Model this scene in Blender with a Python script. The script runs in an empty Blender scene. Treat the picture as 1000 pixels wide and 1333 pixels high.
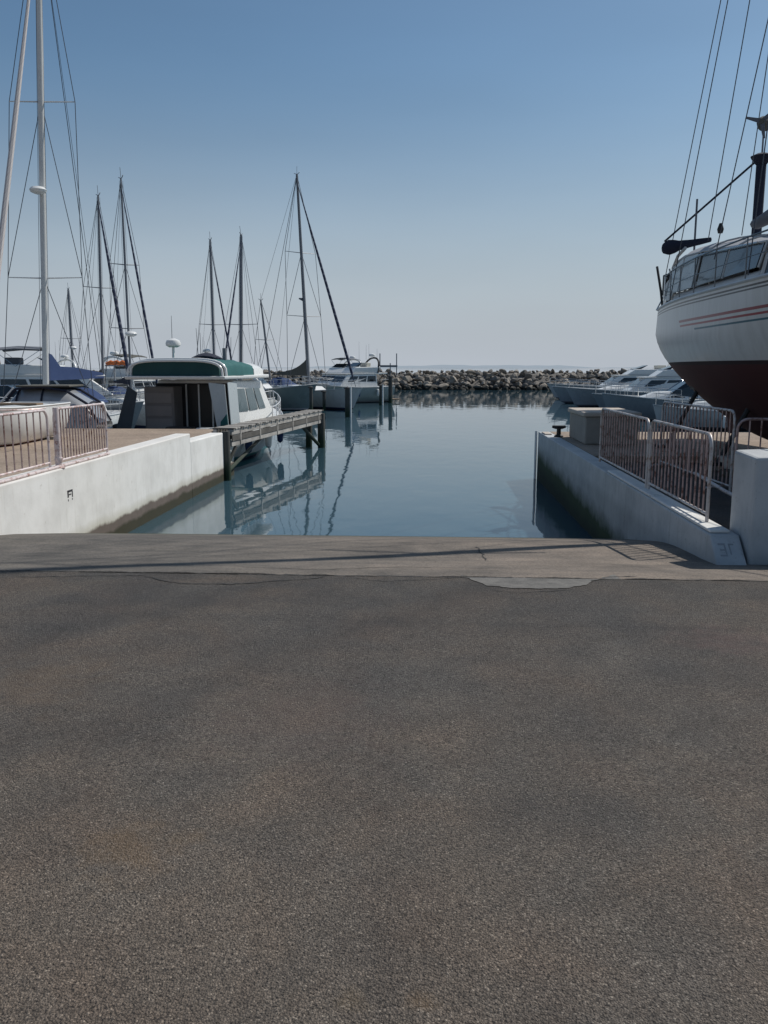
import bpy, math, random
from mathutils import Vector, Matrix
random.seed(7)
R_ = math.radians
scene = bpy.context.scene
COL = scene.collection
WATER = -1.24                       # water level, the quay surface is z = 0
CAMZ = 1.65
SUN_AZ = Vector((0.835, 0.55, 0)).normalized()
SUN_EL = R_(50)

# ------------------------------------------------------------------ camera
cam_d = bpy.data.cameras.new('camera'); cam = bpy.data.objects.new('camera', cam_d); COL.objects.link(cam)
cam.location = (0, 0, CAMZ); cam.rotation_euler = (R_(90-9.7), 0, R_(3.18))
cam_d.sensor_fit = 'VERTICAL'; cam_d.sensor_height = 24; cam_d.lens = 24*1100/1333
cam_d.clip_start = 0.05; cam_d.clip_end = 20000
scene.camera = cam
_th, _pi = R_(3.18), R_(9.7)
_F = Vector((-math.sin(_th)*math.cos(_pi), math.cos(_th)*math.cos(_pi), -math.sin(_pi)))
_R = Vector((math.cos(_th), math.sin(_th), 0)); _U = _R.cross(_F); _C = Vector((0, 0, CAMZ))
def ray(px, py): return _F + (px-500)/1100*_R - (py-666.5)/1100*_U
def at(px, py, Y):                  # measured picture point -> world point at depth Y
    d = ray(px, py); return _C + d*(Y/d.y)
def atz(px, py, z):
    d = ray(px, py); return _C + d*((z-CAMZ)/d.z)

# ------------------------------------------------------------------ materials
MATS = {}
class NT:
    def __init__(s, name):
        m = bpy.data.materials.new(name); m.use_nodes = True
        s.m = m; s.n = m.node_tree.nodes; s.l = m.node_tree.links
        s.b = s.n['Principled BSDF']; s.out = s.n['Material Output']
    def new(s, t, **k):
        o = s.n.new(t)
        for a, v in k.items(): setattr(o, a, v)
        return o
    def set(s, sock, v):
        if isinstance(v, bpy.types.NodeSocket): s.l.new(v, sock)
        else: sock.default_value = v
    def pos(s):
        return s.new('ShaderNodeNewGeometry').outputs['Position']
    def obj(s):
        return s.new('ShaderNodeTexCoord').outputs['Object']
    def noise(s, vec, scale, detail=3, rough=.55, dist=0):
        o = s.new('ShaderNodeTexNoise'); s.set(o.inputs['Vector'], vec)
        o.inputs['Scale'].default_value = scale; o.inputs['Detail'].default_value = detail
        o.inputs['Roughness'].default_value = rough; o.inputs['Distortion'].default_value = dist
        return o.outputs['Fac']
    def voro(s, vec, scale, feature='F1', out='Distance'):
        o = s.new('ShaderNodeTexVoronoi', feature=feature); s.set(o.inputs['Vector'], vec)
        o.inputs['Scale'].default_value = scale
        return o.outputs[out]
    def ramp(s, fac, *stops):
        o = s.new('ShaderNodeValToRGB'); s.set(o.inputs['Fac'], fac)
        e = o.color_ramp.elements
        while len(e) < len(stops): e.new(0.5)
        for i, (p, c) in enumerate(stops):
            e[i].position = p
            c = (c, c, c) if isinstance(c, (int, float)) else c
            e[i].color = (*c, 1)
        return o.outputs['Color']
    def mix(s, fac, a, b, mode='MIX'):
        o = s.new('ShaderNodeMix', data_type='RGBA', blend_type=mode)
        s.set(o.inputs[0], fac); s.set(o.inputs[6], _c4(a)); s.set(o.inputs[7], _c4(b))
        return o.outputs[2]
    def math(s, op, a, b=0.0, clamp=False):
        o = s.new('ShaderNodeMath', operation=op, use_clamp=clamp); s.set(o.inputs[0], a); s.set(o.inputs[1], b)
        return o.outputs[0]
    def maprange(s, v, a, b, c=0.0, d=1.0):
        o = s.new('ShaderNodeMapRange'); s.set(o.inputs[0], v)
        for i, x in zip((1, 2, 3, 4), (a, b, c, d)): o.inputs[i].default_value = x
        return o.outputs[0]
    def xyz(s, v):
        o = s.new('ShaderNodeSeparateXYZ'); s.set(o.inputs[0], v); return o.outputs
    def comb(s, x, y, z):
        o = s.new('ShaderNodeCombineXYZ'); s.set(o.inputs[0], x); s.set(o.inputs[1], y); s.set(o.inputs[2], z); return o.outputs[0]
    def scale(s, v, sc):
        o = s.new('ShaderNodeMapping'); s.set(o.inputs[0], v); o.inputs['Scale'].default_value = sc; return o.outputs[0]
    def bump(s, h, strength, dist=.01):
        o = s.new('ShaderNodeBump'); s.set(o.inputs['Height'], h)
        o.inputs['Strength'].default_value = strength; o.inputs['Distance'].default_value = dist
        s.l.new(o.outputs[0], s.b.inputs['Normal'])
    def col(s, c): s.set(s.b.inputs['Base Color'], _c4(c))
    def rough(s, v): s.set(s.b.inputs['Roughness'], v)
def _c4(c):
    return (*c, 1) if isinstance(c, tuple) and len(c) == 3 else c

def paint(name, c, rough=.4, metal=0, dirt=.25, scale=3, spec=.5):
    if name in MATS: return MATS[name]
    t = NT(name); o = t.obj()
    n = t.noise(o, scale, 5, .65); n2 = t.noise(t.scale(o, (6, 6, 1.2)), scale*1.5, 3)
    d = t.math('MULTIPLY', t.ramp(n, (.35, 0), (.7, 1)), t.ramp(n2, (.3, .2), (.7, 1)))
    t.col(t.mix(t.math('MULTIPLY', d, dirt), c, tuple(x*.45+.03 for x in c)))
    t.rough(t.maprange(n, .2, .8, max(rough-.1, .05), min(rough+.15, 1)))
    t.b.inputs['Metallic'].default_value = metal
    t.b.inputs['Specular IOR Level'].default_value = spec
    MATS[name] = t.m; return t.m

GEL = paint('white_gelcoat', (.74, .74, .72), .25, dirt=.18)
GREYGEL = paint('aged_gelcoat', (.52, .53, .53), .35, dirt=.35)
CREAM = paint('cream_gelcoat', (.66, .62, .52), .35)
DARKHULL = paint('dark_hull_paint', (.02, .035, .045), .22, dirt=.2)
NAVYHULL = paint('navy_hull_paint', (.012, .02, .045), .2, dirt=.2)
GLASS = paint('tinted_glass', (.012, .016, .02), .06, dirt=.1, spec=.8)
PALEGLASS = paint('pale_clear_vinyl', (.16, .19, .2), .12, dirt=.3, spec=.8)
BLACK = paint('black_rubber', (.012, .012, .013), .6)
NAVY = paint('navy_canvas', (.012, .036, .115), .85, dirt=.35)
DNAVY = paint('dark_navy_canvas', (.008, .012, .03), .85, dirt=.3)
TEAL = paint('teal_canvas', (.010, .10, .10), .8, dirt=.4)
DTEAL = paint('backlit_teal_canvas', (.008, .055, .055), .8, dirt=.4)  # darker copy of the teal canvas, backlighting put into its colour
GREYCAN = paint('grey_canvas', (.12, .13, .15), .85, dirt=.4)
TAUPE = paint('taupe_canvas', (.10, .095, .08), .9, dirt=.4)
TEAK = paint('weathered_teak', (.20, .14, .09), .75, dirt=.5)
ALU = paint('mast_aluminium', (.42, .43, .44), .35, metal=.55, dirt=.3)
WMAST = paint('white_mast_paint', (.62, .62, .60), .35, dirt=.3)
DMAST = paint('dark_mast_paint', (.17, .18, .20), .4, dirt=.3)
STEEL = paint('stainless_steel', (.55, .56, .57), .22, metal=.9, dirt=.15)
WIRE = paint('wire_rope', (.07, .075, .09), .5, dirt=.1)
ORANGE = paint('orange_plastic', (.65, .16, .03), .5)
BEIGE = paint('beige_locker', (.30, .26, .20), .6)
SHADE = paint('dark_interior', (.014, .014, .016), .8)
RED = paint('red_stripe', (.45, .03, .04), .4)

def m_sailwrap():
    t = NT('furled_sail_cloth'); o = t.obj()
    z = t.xyz(o)
    w = t.new('ShaderNodeTexWave', wave_type='BANDS', bands_direction='DIAGONAL'); t.set(w.inputs['Vector'], o)
    w.inputs['Scale'].default_value = 3.6; w.inputs['Distortion'].default_value = .6
    t.col(t.ramp(w.outputs['Fac'], (.25, (.50, .47, .455)), (.6, (.55, .53, .515)), (.9, (.46, .42, .41)))); t.rough(.85)
    return t.m
SAILW = m_sailwrap()
def m_sailwrap_dark():
    t = NT('dark_uv_strip_cloth'); o = t.obj()
    w = t.new('ShaderNodeTexWave', wave_type='BANDS', bands_direction='Z'); t.set(w.inputs['Vector'], o)
    w.inputs['Scale'].default_value = .7; w.inputs['Distortion'].default_value = 1.5
    t.col(t.ramp(w.outputs['Fac'], (.2, (.012, .02, .05)), (.75, (.02, .03, .07)), (.95, (.10, .11, .14)))); t.rough(.85)
    return t.m
SAILD = m_sailwrap_dark()

def m_asphalt():
    t = NT('worn_asphalt'); p = t.pos()
    xy = t.xyz(p)
    agg = t.voro(p, 150, out='Color'); aggd = t.voro(p, 150)
    agg2 = t.voro(p, 48, out='Color')
    sep = t.new('ShaderNodeSeparateColor'); t.set(sep.inputs[0], agg)
    sep2 = t.new('ShaderNodeSeparateColor'); t.set(sep2.inputs[0], agg2)
    stone = t.ramp(sep.outputs[0], (.0, (.058, .052, .047)), (.25, (.090, .081, .073)), (.62, (.124, .111, .100)), (.90, (.165, .148, .133)), (1., (.30, .28, .255)))
    stone2 = t.ramp(sep2.outputs[1], (.0, (.07, .064, .058)), (.5, (.112, .101, .091)), (1., (.145, .13, .116)))
    c = t.mix(.35, stone, stone2)
    gaps = t.ramp(aggd, (.45, 0), (.85, 1))
    pit = t.noise(p, 100, 4, .75)
    c = t.mix(t.math('MULTIPLY', gaps, .5), c, (.035, .032, .03))
    c = t.mix(1, c, (1.17, 1.16, 1.14), 'MULTIPLY')
    c = t.mix(t.ramp(pit, (.40, .95), (.48, 0)), c, (.020, .018, .017))
    pit2 = t.noise(p, 52, 5, .78)
    c = t.mix(t.ramp(pit2, (.37, .9), (.43, 0)), c, (.03, .027, .025))
    hue = t.noise(p, 1.3, 4, .6, .3)
    c = t.mix(1, c, t.ramp(hue, (.34, (.96, 1.0, 1.03)), (.5, (1.01, 1.0, .985)), (.66, (1.08, 1.0, .94))), 'MULTIPLY')
    ln = t.math('ADD', t.math('MULTIPLY', t.math('ADD', xy[0], 1.9), .826), t.math('MULTIPLY', t.math('SUBTRACT', xy[1], 3.2), -.562))
    ln = t.math('ADD', ln, t.math('MULTIPLY', t.math('SUBTRACT', t.noise(p, 1.4, 5), .5), .7))
    for o_, a_ in ((0.0, .22), (-1.45, .26), (1.9, .12)):
        c = t.mix(t.math('MULTIPLY', t.maprange(t.math('ABSOLUTE', t.math('SUBTRACT', ln, o_)), .24, .05), a_), c, (.036, .035, .036))
    # large scale wear: tyre lanes, damp stains, dusty sheen
    big = t.noise(p, .55, 5, .6, .6); mid = t.noise(p, 2.6, 5, .62, .4)
    c = t.mix(1, c, t.ramp(big, (.30, (.80, .80, .82)), (.5, (.96, .95, .94)), (.72, (1.12, 1.07, 1.02))), 'MULTIPLY')
    c = t.mix(1, c, t.ramp(mid, (.3, (.80, .80, .81)), (.52, (1, 1, 1)), (.75, (1.14, 1.12, 1.09))), 'MULTIPLY')
    lane = t.noise(t.scale(p, (1.0, .16, 1)), 1.1, 3, .5, .5)
    c = t.mix(1, c, t.ramp(lane, (.33, (.85, .85, .86)), (.55, (1.04, 1.03, 1.01))), 'MULTIPLY')
    # darker towards the slipway, paler underfoot
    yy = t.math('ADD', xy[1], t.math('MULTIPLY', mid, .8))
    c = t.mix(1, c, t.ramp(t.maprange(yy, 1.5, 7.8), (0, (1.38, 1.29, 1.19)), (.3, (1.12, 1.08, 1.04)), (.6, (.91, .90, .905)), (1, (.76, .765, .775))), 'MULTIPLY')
    # rusty / sandy stains
    for (x, y, r, col, a) in ((-1.02, 2.65, .22, (.20, .125, .06), .28), (.0, 1.98, .05, (.20, .12, .05), .22), (-.2, 1.97, .06, (.18, .12, .05), .18), (-2.1, 4.2, .45, (.14, .095, .06), .3), (1.9, 5.2, .4, (.15, .09, .08), .3), (-.6, 3.8, .6, (.11, .08, .07), .3)):
        d = t.new('ShaderNodeVectorMath', operation='DISTANCE'); t.set(d.inputs[0], t.comb(xy[0], xy[1], 0.0)); d.inputs[1].default_value = (x, y, 0)
        dd = t.math('ADD', d.outputs['Value'], t.math('MULTIPLY', t.math('SUBTRACT', t.noise(p, 9, 4), .5), r*2.6))
        c = t.mix(t.math('MULTIPLY', t.maprange(dd, r, r*.2), a), c, col)
    for (x, y, rx, ry, a) in ((.55, 3.0, .7, .22, .22), (-1.9, 6.0, 1.3, .28, .32), (-.45, 6.1, .9, .3, .25), (2.5, 6.4, 1.1, .2, .2), (.35, 5.4, 1.5, .3, .16), (-1.2, 5.0, .5, .5, .2)):
        v = t.comb(t.math('MULTIPLY', t.math('SUBTRACT', xy[0], x), 1/rx), t.math('MULTIPLY', t.math('SUBTRACT', xy[1], y), 1/ry), 0.0)
        d = t.new('ShaderNodeVectorMath', operation='LENGTH'); t.set(d.inputs[0], v)
        dd = t.math('ADD', d.outputs['Value'], t.math('MULTIPLY', t.math('SUBTRACT', t.noise(p, 3.5, 5), .5), 1.6))
        c = t.mix(t.math('MULTIPLY', t.maprange(dd, 1.0, .2), a), c, (.030, .031, .034))
    t.col(c); t.rough(t.maprange(sep.outputs[1], 0, 1, .72, .97))
    t.b.inputs['Specular IOR Level'].default_value = .35
    h = t.math('ADD', t.math('MULTIPLY', aggd, -.8), t.math('ADD', t.math('MULTIPLY', sep.outputs[2], .5), pit))
    t.bump(h, 1.0, .007); return t.m
def m_slip():
    t = NT('slipway_concrete'); p = t.pos(); xy = t.xyz(p)
    n = t.noise(p, 1.2, 6, .62, .5); f = t.noise(p, 60, 4, .7); g = t.voro(p, 75, out='Color')
    sep = t.new('ShaderNodeSeparateColor'); t.set(sep.inputs[0], g)
    c = t.ramp(n, (.28, (.085, .079, .073)), (.5, (.150, .137, .123)), (.72, (.205, .185, .165)))
    c = t.mix(1, c, t.ramp(sep.outputs[0], (0, .68), (.5, 1), (1, 1.2)), 'MULTIPLY')
    streak = t.noise(t.scale(p, (.25, 2.2, 1)), 1.6, 6, .65)
    c = t.mix(1, c, t.ramp(streak, (.35, (.72, .73, .74)), (.6, (1.05, 1.03, 1.0))), 'MULTIPLY')
    c = t.mix(1, c, t.ramp(f, (.3, .75), (.5, 1)), 'MULTIPLY')
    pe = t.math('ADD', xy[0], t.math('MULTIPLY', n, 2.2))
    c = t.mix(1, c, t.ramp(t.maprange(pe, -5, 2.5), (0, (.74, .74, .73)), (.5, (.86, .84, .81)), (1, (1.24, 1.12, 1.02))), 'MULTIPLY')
    # wet, weedy foot of the ramp
    zz = t.math('ADD', xy[2], t.math('MULTIPLY', t.math('SUBTRACT', t.noise(p, 3, 5), .5), .3))
    c = t.mix(t.maprange(zz, -.55, -1.0), c, (.05, .052, .03))
    t.col(c); t.rough(.9); t.bump(t.math('ADD', f, sep.outputs[1]), .5, .004); return t.m
def m_patch():
    t = NT('cement_patch'); p = t.pos(); n = t.noise(p, 7, 7, .7); f = t.noise(p, 70, 3)
    c = t.ramp(n, (.3, (.08, .076, .07)), (.6, (.165, .156, .142)))
    c = t.mix(1, c, t.ramp(f, (.3, .7), (.55, 1)), 'MULTIPLY')
    t.col(c); t.rough(.9); t.bump(f, .4, .004); return t.m
def m_whitewall():
    t = NT('whitewashed_concrete'); p = t.pos(); xy = t.xyz(p)
    n = t.noise(p, 1.3, 6, .62); f = t.noise(p, 22, 5, .7)
    c = t.ramp(n, (.3, (.60, .595, .57)), (.55, (.72, .715, .69)), (.8, (.76, .755, .74)))
    c = t.mix(t.ramp(t.noise(p, 6, 7, .75), (.63, 0), (.66, .45)), c, (.45, .42, .37))
    rd = t.noise(t.scale(p, (5, 5, .12)), 4.2, 3, .6)
    c = t.mix(t.math('MULTIPLY', t.ramp(rd, (.66, 0), (.74, .5)), t.maprange(xy[2], -.5, .2)), c, (.36, .24, .15))
    # drips from the coping
    drip = t.noise(t.scale(p, (3.5, 3.5, .25)), 3.2, 4, .6)
    c = t.mix(t.ramp(drip, (.58, 0), (.8, .35)), c, (.42, .40, .35))
    c = t.mix(t.ramp(f, (.66, 0), (.76, .6)), c, (.33, .30, .27))
    h = t.math('ADD', xy[2], t.math('MULTIPLY', t.math('SUBTRACT', t.noise(p, 1.7, 6, .65), .5), .20))
    # yellowish tide margin, then brown band, then weed
    c = t.mix(t.maprange(h, -.72, -1.0), c, (.36, .34, .25))
    c = t.mix(t.maprange(h, -.87, -.92), c, t.mix(t.noise(p, 4, 5), (.085, .068, .058), (.16, .13, .11)))
    c = t.mix(t.maprange(h, -1.02, -1.08), c, t.mix(t.noise(p, 3, 5), (.016, .022, .010), (.045, .036, .016)))
    c = t.mix(t.maprange(xy[2], .1, .3), c, t.mix(n, (.55, .5, .45), (.70, .68, .65)))
    t.col(c); t.rough(.88); t.bump(f, .35, .006); return t.m
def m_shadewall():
    t = NT('shade_toned_concrete'); p = t.pos(); xy = t.xyz(p)
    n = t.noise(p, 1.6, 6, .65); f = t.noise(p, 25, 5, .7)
    c = t.ramp(n, (.3, (.36, .375, .385)), (.6, (.50, .51, .51)))  # white concrete darkened and blued, its shade put into the colour
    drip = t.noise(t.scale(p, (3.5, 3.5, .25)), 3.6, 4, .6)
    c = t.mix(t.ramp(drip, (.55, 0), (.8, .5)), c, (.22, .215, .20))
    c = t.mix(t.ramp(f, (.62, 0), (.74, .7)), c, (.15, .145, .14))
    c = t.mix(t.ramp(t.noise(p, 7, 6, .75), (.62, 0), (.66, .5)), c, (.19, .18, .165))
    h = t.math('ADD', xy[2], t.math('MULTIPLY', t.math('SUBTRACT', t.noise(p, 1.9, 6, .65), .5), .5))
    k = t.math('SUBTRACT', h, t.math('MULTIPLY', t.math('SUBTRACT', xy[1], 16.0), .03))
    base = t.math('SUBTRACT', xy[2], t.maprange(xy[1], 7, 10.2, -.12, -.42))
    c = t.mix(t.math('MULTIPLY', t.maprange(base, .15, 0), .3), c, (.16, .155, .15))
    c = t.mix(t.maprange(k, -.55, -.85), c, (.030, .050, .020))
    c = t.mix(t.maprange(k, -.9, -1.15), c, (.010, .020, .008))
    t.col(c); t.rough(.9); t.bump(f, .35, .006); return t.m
def m_quay():
    t = NT('tan_quay_paving'); p = t.pos()
    n = t.noise(p, .8, 6, .62); g = t.voro(p, 30, out='Color')
    sep = t.new('ShaderNodeSeparateColor'); t.set(sep.inputs[0], g)
    c = t.ramp(n, (.3, (.235, .18, .135)), (.6, (.33, .255, .195)))
    c = t.mix(1, c, t.ramp(sep.outputs[0], (0, .72), (1, 1.15)), 'MULTIPLY')
    t.col(c); t.rough(.92); t.bump(g, .4, .004); return t.m
def m_weedwood(name, base, wet=-1.0):
    t = NT(name); p = t.pos(); xy = t.xyz(p)
    g = t.noise(t.scale(t.obj(), (14, 14, 1)), 3, 5, .6); n = t.noise(p, 6, 4)
    c = t.mix(g, tuple(x*.5 for x in base), tuple(min(x*1.4, 1) for x in base))
    h = t.math('ADD', xy[2], t.math('MULTIPLY', t.math('SUBTRACT', n, .5), .5))
    c = t.mix(t.maprange(h, wet+.75, wet+.2), c, (.012, .03, .014))
    t.col(c); t.rough(.85); t.bump(g, .5, .01); return t.m
def m_planks(name, c0, c1):
    t = NT(name); o = t.obj()
    g = t.noise(t.scale(o, (16, 1.2, 16)), 2.5, 5, .65); n = t.noise(o, 2.2, 4)
    c = t.mix(g, c0, c1); c = t.mix(1, c, t.ramp(n, (.3, .6), (.6, 1.05)), 'MULTIPLY')
    t.col(c); t.rough(.88); t.bump(g, .5, .006); return t.m
def m_rock():
    t = NT('limestone_boulder'); p = t.pos(); oi = t.new('ShaderNodeObjectInfo')
    n = t.noise(p, 1.3, 6, .7); r = t.noise(p, .42, 1)
    c = t.ramp(n, (.25, (.09, .083, .074)), (.55, (.25, .228, .20)), (.8, (.40, .37, .33)))
    c = t.mix(1, c, t.ramp(oi.outputs['Random'], (0, (.62, .62, .64)), (.5, (1, .97, .93)), (1, (1.35, 1.28, 1.2))), 'MULTIPLY')
    z = t.xyz(p)[2]
    c = t.mix(t.maprange(z, -.55, -.95), c, (.022, .022, .018))
    t.col(c); t.rough(.92); t.bump(n, .8, .1); return t.m
def m_rockcore():
    t = NT('shadowed_rubble'); p = t.pos(); n = t.noise(p, 1.1, 6, .7); v = t.voro(p, 1.1, out='Color')
    sep = t.new('ShaderNodeSeparateColor'); t.set(sep.inputs[0], v)
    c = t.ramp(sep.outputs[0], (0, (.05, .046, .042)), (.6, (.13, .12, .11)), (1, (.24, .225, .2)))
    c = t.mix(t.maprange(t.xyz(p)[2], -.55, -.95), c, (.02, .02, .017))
    t.col(c); t.rough(.95); t.bump(v, .8, .3); return t.m
def m_water():
    t = NT('harbour_water'); p = t.pos()
    t.col((.036, .076, .100)); t.rough(.03)
    t.b.inputs['IOR'].default_value = 1.333
    t.b.inputs['Specular IOR Level'].default_value = .80
    t.b.inputs['Specular Tint'].default_value = (.88, .97, 1.0, 1)
    a = t.noise(t.scale(p, (1, .45, 1)), 1.1, 2, .5, .3)
    b = t.noise(t.scale(p, (1, .5, 1)), 4.5, 2, .5, .2)
    patchy = t.noise(p, .09, 3, .5)
    h = t.math('ADD', a, t.math('MULTIPLY', b, t.math('MULTIPLY', patchy, .22)))
    t.bump(h, .038, .25)
    return t.m
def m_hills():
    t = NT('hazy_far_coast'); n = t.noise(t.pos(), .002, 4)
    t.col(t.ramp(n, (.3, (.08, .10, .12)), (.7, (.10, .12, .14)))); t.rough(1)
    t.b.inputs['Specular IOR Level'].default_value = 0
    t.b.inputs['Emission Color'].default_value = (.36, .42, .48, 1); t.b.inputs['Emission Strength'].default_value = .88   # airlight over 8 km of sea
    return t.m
def m_galv(name, c, rust):
    t = NT(name); p = t.obj(); n = t.noise(p, 9, 6, .7)
    t.col(t.mix(t.ramp(n, (.5, 0), (.62, 1)), c, rust)); t.rough(.5)
    t.b.inputs['Metallic'].default_value = .35; return t.m
ASPH, SLIP, PATCH, WWALL, SWALL, QUAY = m_asphalt(), m_slip(), m_patch(), m_whitewall(), m_shadewall(), m_quay()
PILE = m_weedwood('weedy_pile_timber', (.07, .068, .062), -1.2)
PLANK = m_planks('grey_pier_timber', (.22, .205, .185), (.56, .53, .49))
PLANKD = m_planks('dark_pier_timber', (.05, .045, .04), (.15, .14, .125))
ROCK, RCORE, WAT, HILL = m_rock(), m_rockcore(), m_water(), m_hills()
GALV = m_galv('galvanised_tube', (.50, .47, .46), (.28, .19, .15))
RUSTY = m_galv('rust_streaked_bar', (.42, .31, .29), (.18, .08, .06))
WHTUBE = m_galv('white_painted_tube', (.72, .62, .60), (.38, .22, .18))
CRACK = paint('crack_shadow', (.032, .030, .028), .95, dirt=0)
BOXC = paint('box_concrete', (.30, .28, .25), .9, dirt=.5)
BOXTOP = paint('box_lid_concrete', (.48, .42, .36), .9, dirt=.3)
MARKP = paint('black_marking', (.03, .03, .035), .8)

# ------------------------------------------------------------------ mesh helpers
class MB:
    def __init__(s): s.v = []; s.f = []; s.m = []; s.sm = []; s.uv = {}
    def add(s, vs, fs, mi=0, smooth=False):
        o = len(s.v); s.v += [Vector(x) for x in vs]
        for f in fs: s.f.append([i+o for i in f]); s.m.append(mi); s.sm.append(smooth)
        return o
    def box(s, x0, x1, y0, y1, z0, z1, mi=0):
        s.add([(x0,y0,z0),(x1,y0,z0),(x1,y1,z0),(x0,y1,z0),(x0,y0,z1),(x1,y0,z1),(x1,y1,z1),(x0,y1,z1)],
              [(3,2,1,0),(4,5,6,7),(0,1,5,4),(1,2,6,5),(2,3,7,6),(3,0,4,7)], mi)
    def hexa(s, b, t, mi=0):
        s.add(list(b)+list(t), [(3,2,1,0),(4,5,6,7),(0,1,5,4),(1,2,6,5),(2,3,7,6),(3,0,4,7)], mi)
    def tube(s, pts, r, n=8, mi=0, cap=True):
        pts = [Vector(p) for p in pts]; rs = r if isinstance(r, (list, tuple)) else [r]*len(pts)
        rings = []; up = None
        for i, p in enumerate(pts):
            d = (pts[min(i+1, len(pts)-1)]-pts[max(i-1, 0)])
            if d.length < 1e-9: d = Vector((0, 0, 1))
            d.normalize()
            if up is None: up = Vector((0, 0, 1)) if abs(d.z) < .9 else Vector((1, 0, 0))
            a = d.cross(up)
            if a.length < 1e-4: a = d.cross(Vector((0, 1, 0)))
            a.normalize(); b = a.cross(d); up = b
            rings.append([p+(a*math.cos(2*math.pi*k/n)+b*math.sin(2*math.pi*k/n))*rs[i] for k in range(n)])
        vs = [q for rg in rings for q in rg]; fs = []
        for i in range(len(pts)-1):
            for k in range(n): fs.append((i*n+k, i*n+(k+1)%n, (i+1)*n+(k+1)%n, (i+1)*n+k))
        s.add(vs, fs, mi, True)
        if cap:
            o = len(s.v)-len(vs)
            s.f.append([o+k for k in range(n)][::-1]); s.m.append(mi); s.sm.append(False)
            s.f.append([o+(len(pts)-1)*n+k for k in range(n)]); s.m.append(mi); s.sm.append(False)
    def lathe(s, prof, c=(0,0,0), n=16, mi=0, axis=None):
        c = Vector(c); vs = []; fs = []
        M = axis.to_track_quat('Z', 'Y').to_matrix() if axis else Matrix.Identity(3)
        for r, z in prof:
            for k in range(n): vs.append(c+M@Vector((r*math.cos(2*math.pi*k/n), r*math.sin(2*math.pi*k/n), z)))
        for i in range(len(prof)-1):
            for k in range(n): fs.append((i*n+k, i*n+(k+1)%n, (i+1)*n+(k+1)%n, (i+1)*n+k))
        s.add(vs, fs, mi, True)
        o = len(s.v)-len(vs)
        s.f.append([o+k for k in range(n)][::-1]); s.m.append(mi); s.sm.append(False)
        s.f.append([o+(len(prof)-1)*n+k for k in range(n)]); s.m.append(mi); s.sm.append(False)
    def loft(s, rings, mi=0, closed=True, cap=True, smooth=True):
        n = len(rings[0]); vs = [q for r in rings for q in r]; fs = []
        for i in range(len(rings)-1):
            for k in range(n if closed else n-1): fs.append((i*n+k, i*n+(k+1)%n, (i+1)*n+(k+1)%n, (i+1)*n+k))
        o = s.add(vs, fs, mi, smooth)
        if cap:
            s.f.append([o+k for k in range(n)][::-1]); s.m.append(mi); s.sm.append(False)
            s.f.append([o+(len(rings)-1)*n+k for k in range(n)]); s.m.append(mi); s.sm.append(False)
    def build(s, name, mats, parent=None, bevel=0, sharp=40, seg=2):
        me = bpy.data.meshes.new(name); me.from_pydata([tuple(v) for v in s.v], [], s.f)
        for m in (mats if isinstance(mats, (list, tuple)) else [mats]): me.materials.append(m)
        for p, mi, sm in zip(me.polygons, s.m, s.sm): p.material_index = mi; p.use_smooth = sm
        me.update()
        if any(s.sm): me.set_sharp_from_angle(angle=R_(sharp))
        o = bpy.data.objects.new(name, me); COL.objects.link(o)
        if parent: o.parent = parent
        if bevel:
            b = o.modifiers.new('bevel', 'BEVEL'); b.width = bevel; b.segments = seg; b.limit_method = 'ANGLE'; b.angle_limit = R_(40)
        return o
def tag(o, label=None, cat=None, group=None, kind=None):
    for k, v in (('label', label), ('category', cat), ('group', group), ('kind', kind)):
        if v: o[k] = v
    return o
def empty(name, loc=(0,0,0), rz=0, label=None, cat=None, group=None):
    o = bpy.data.objects.new(name, None); o.empty_display_size = .2; COL.objects.link(o)
    o.location = loc; o.rotation_euler = (0, 0, rz); return tag(o, label, cat, group)
def tube_part(name, pts, r, mat, parent, n=6):
    m = MB(); m.tube(pts, r, n); return m.build(name, mat, parent)
def lerp(a, b, t): return a+(b-a)*t
def interp(tab, x):
    if x <= tab[0][0]: return tab[0][1]
    for (a, va), (b, vb) in zip(tab, tab[1:]):
        if x <= b: return lerp(va, vb, (x-a)/(b-a))
    return tab[-1][1]
def panel(m, quad, u0, v0, u1, v1, off=.012, mi=0, skew=0):
    # thin raised slab on the quad a,b,c,d (a-b bottom, d-c top)
    a, b, c, d = [Vector(q) for q in quad]
    P = lambda u, v: lerp(lerp(a, b, u), lerp(d, c, u), v)
    n = (b-a).cross(d-a).normalized()
    q = [P(u0, v0), P(u1, v0), P(u1+skew, v1), P(u0+skew, v1)]
    m.hexa([x+n*off*-.6 for x in q], [x+n*off for x in q], mi)

# ------------------------------------------------------------------ ground, water, quays
PROF = [(-60, 0), (3.0, 0), (4.5, -.015), (6.0, -.055), (6.9, -.10), (7.6, -.165), (8.3, -.265), (9.2, -.325), (10.04, -.395), (12.0, -.765), (14.2, -1.20), (16, -1.57), (20, -2.4), (26, -3.6)]
def gz(y):
    # smoothed profile
    return (interp(PROF, y-.35)+interp(PROF, y)+interp(PROF, y+.35))/3 if 3 < y < 13 else interp(PROF, y)
def sheet(name, mat, xs, ys, zf, kind='structure'):
    m = MB(); nx = len(xs); vs = [(x, y, zf(x, y)) for y in ys for x in xs]
    m.add(vs, [(j*nx+i, j*nx+i+1, (j+1)*nx+i+1, (j+1)*nx+i) for j in range(len(ys)-1) for i in range(nx-1)], 0, True)
    return tag(m.build(name, mat, sharp=80), kind=kind)
SEAM = 7.06
ysA = [-200, -50, -10, 0, 2, 3, 3.5, 4, 4.5, 5, 5.5, 6, 6.4, 6.8, SEAM]
sheet('tarmac', ASPH, [-300, -60, -20, -10, -5, 0, 5, 10, 20, 60, 300], ysA, lambda x, y: gz(y))
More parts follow.
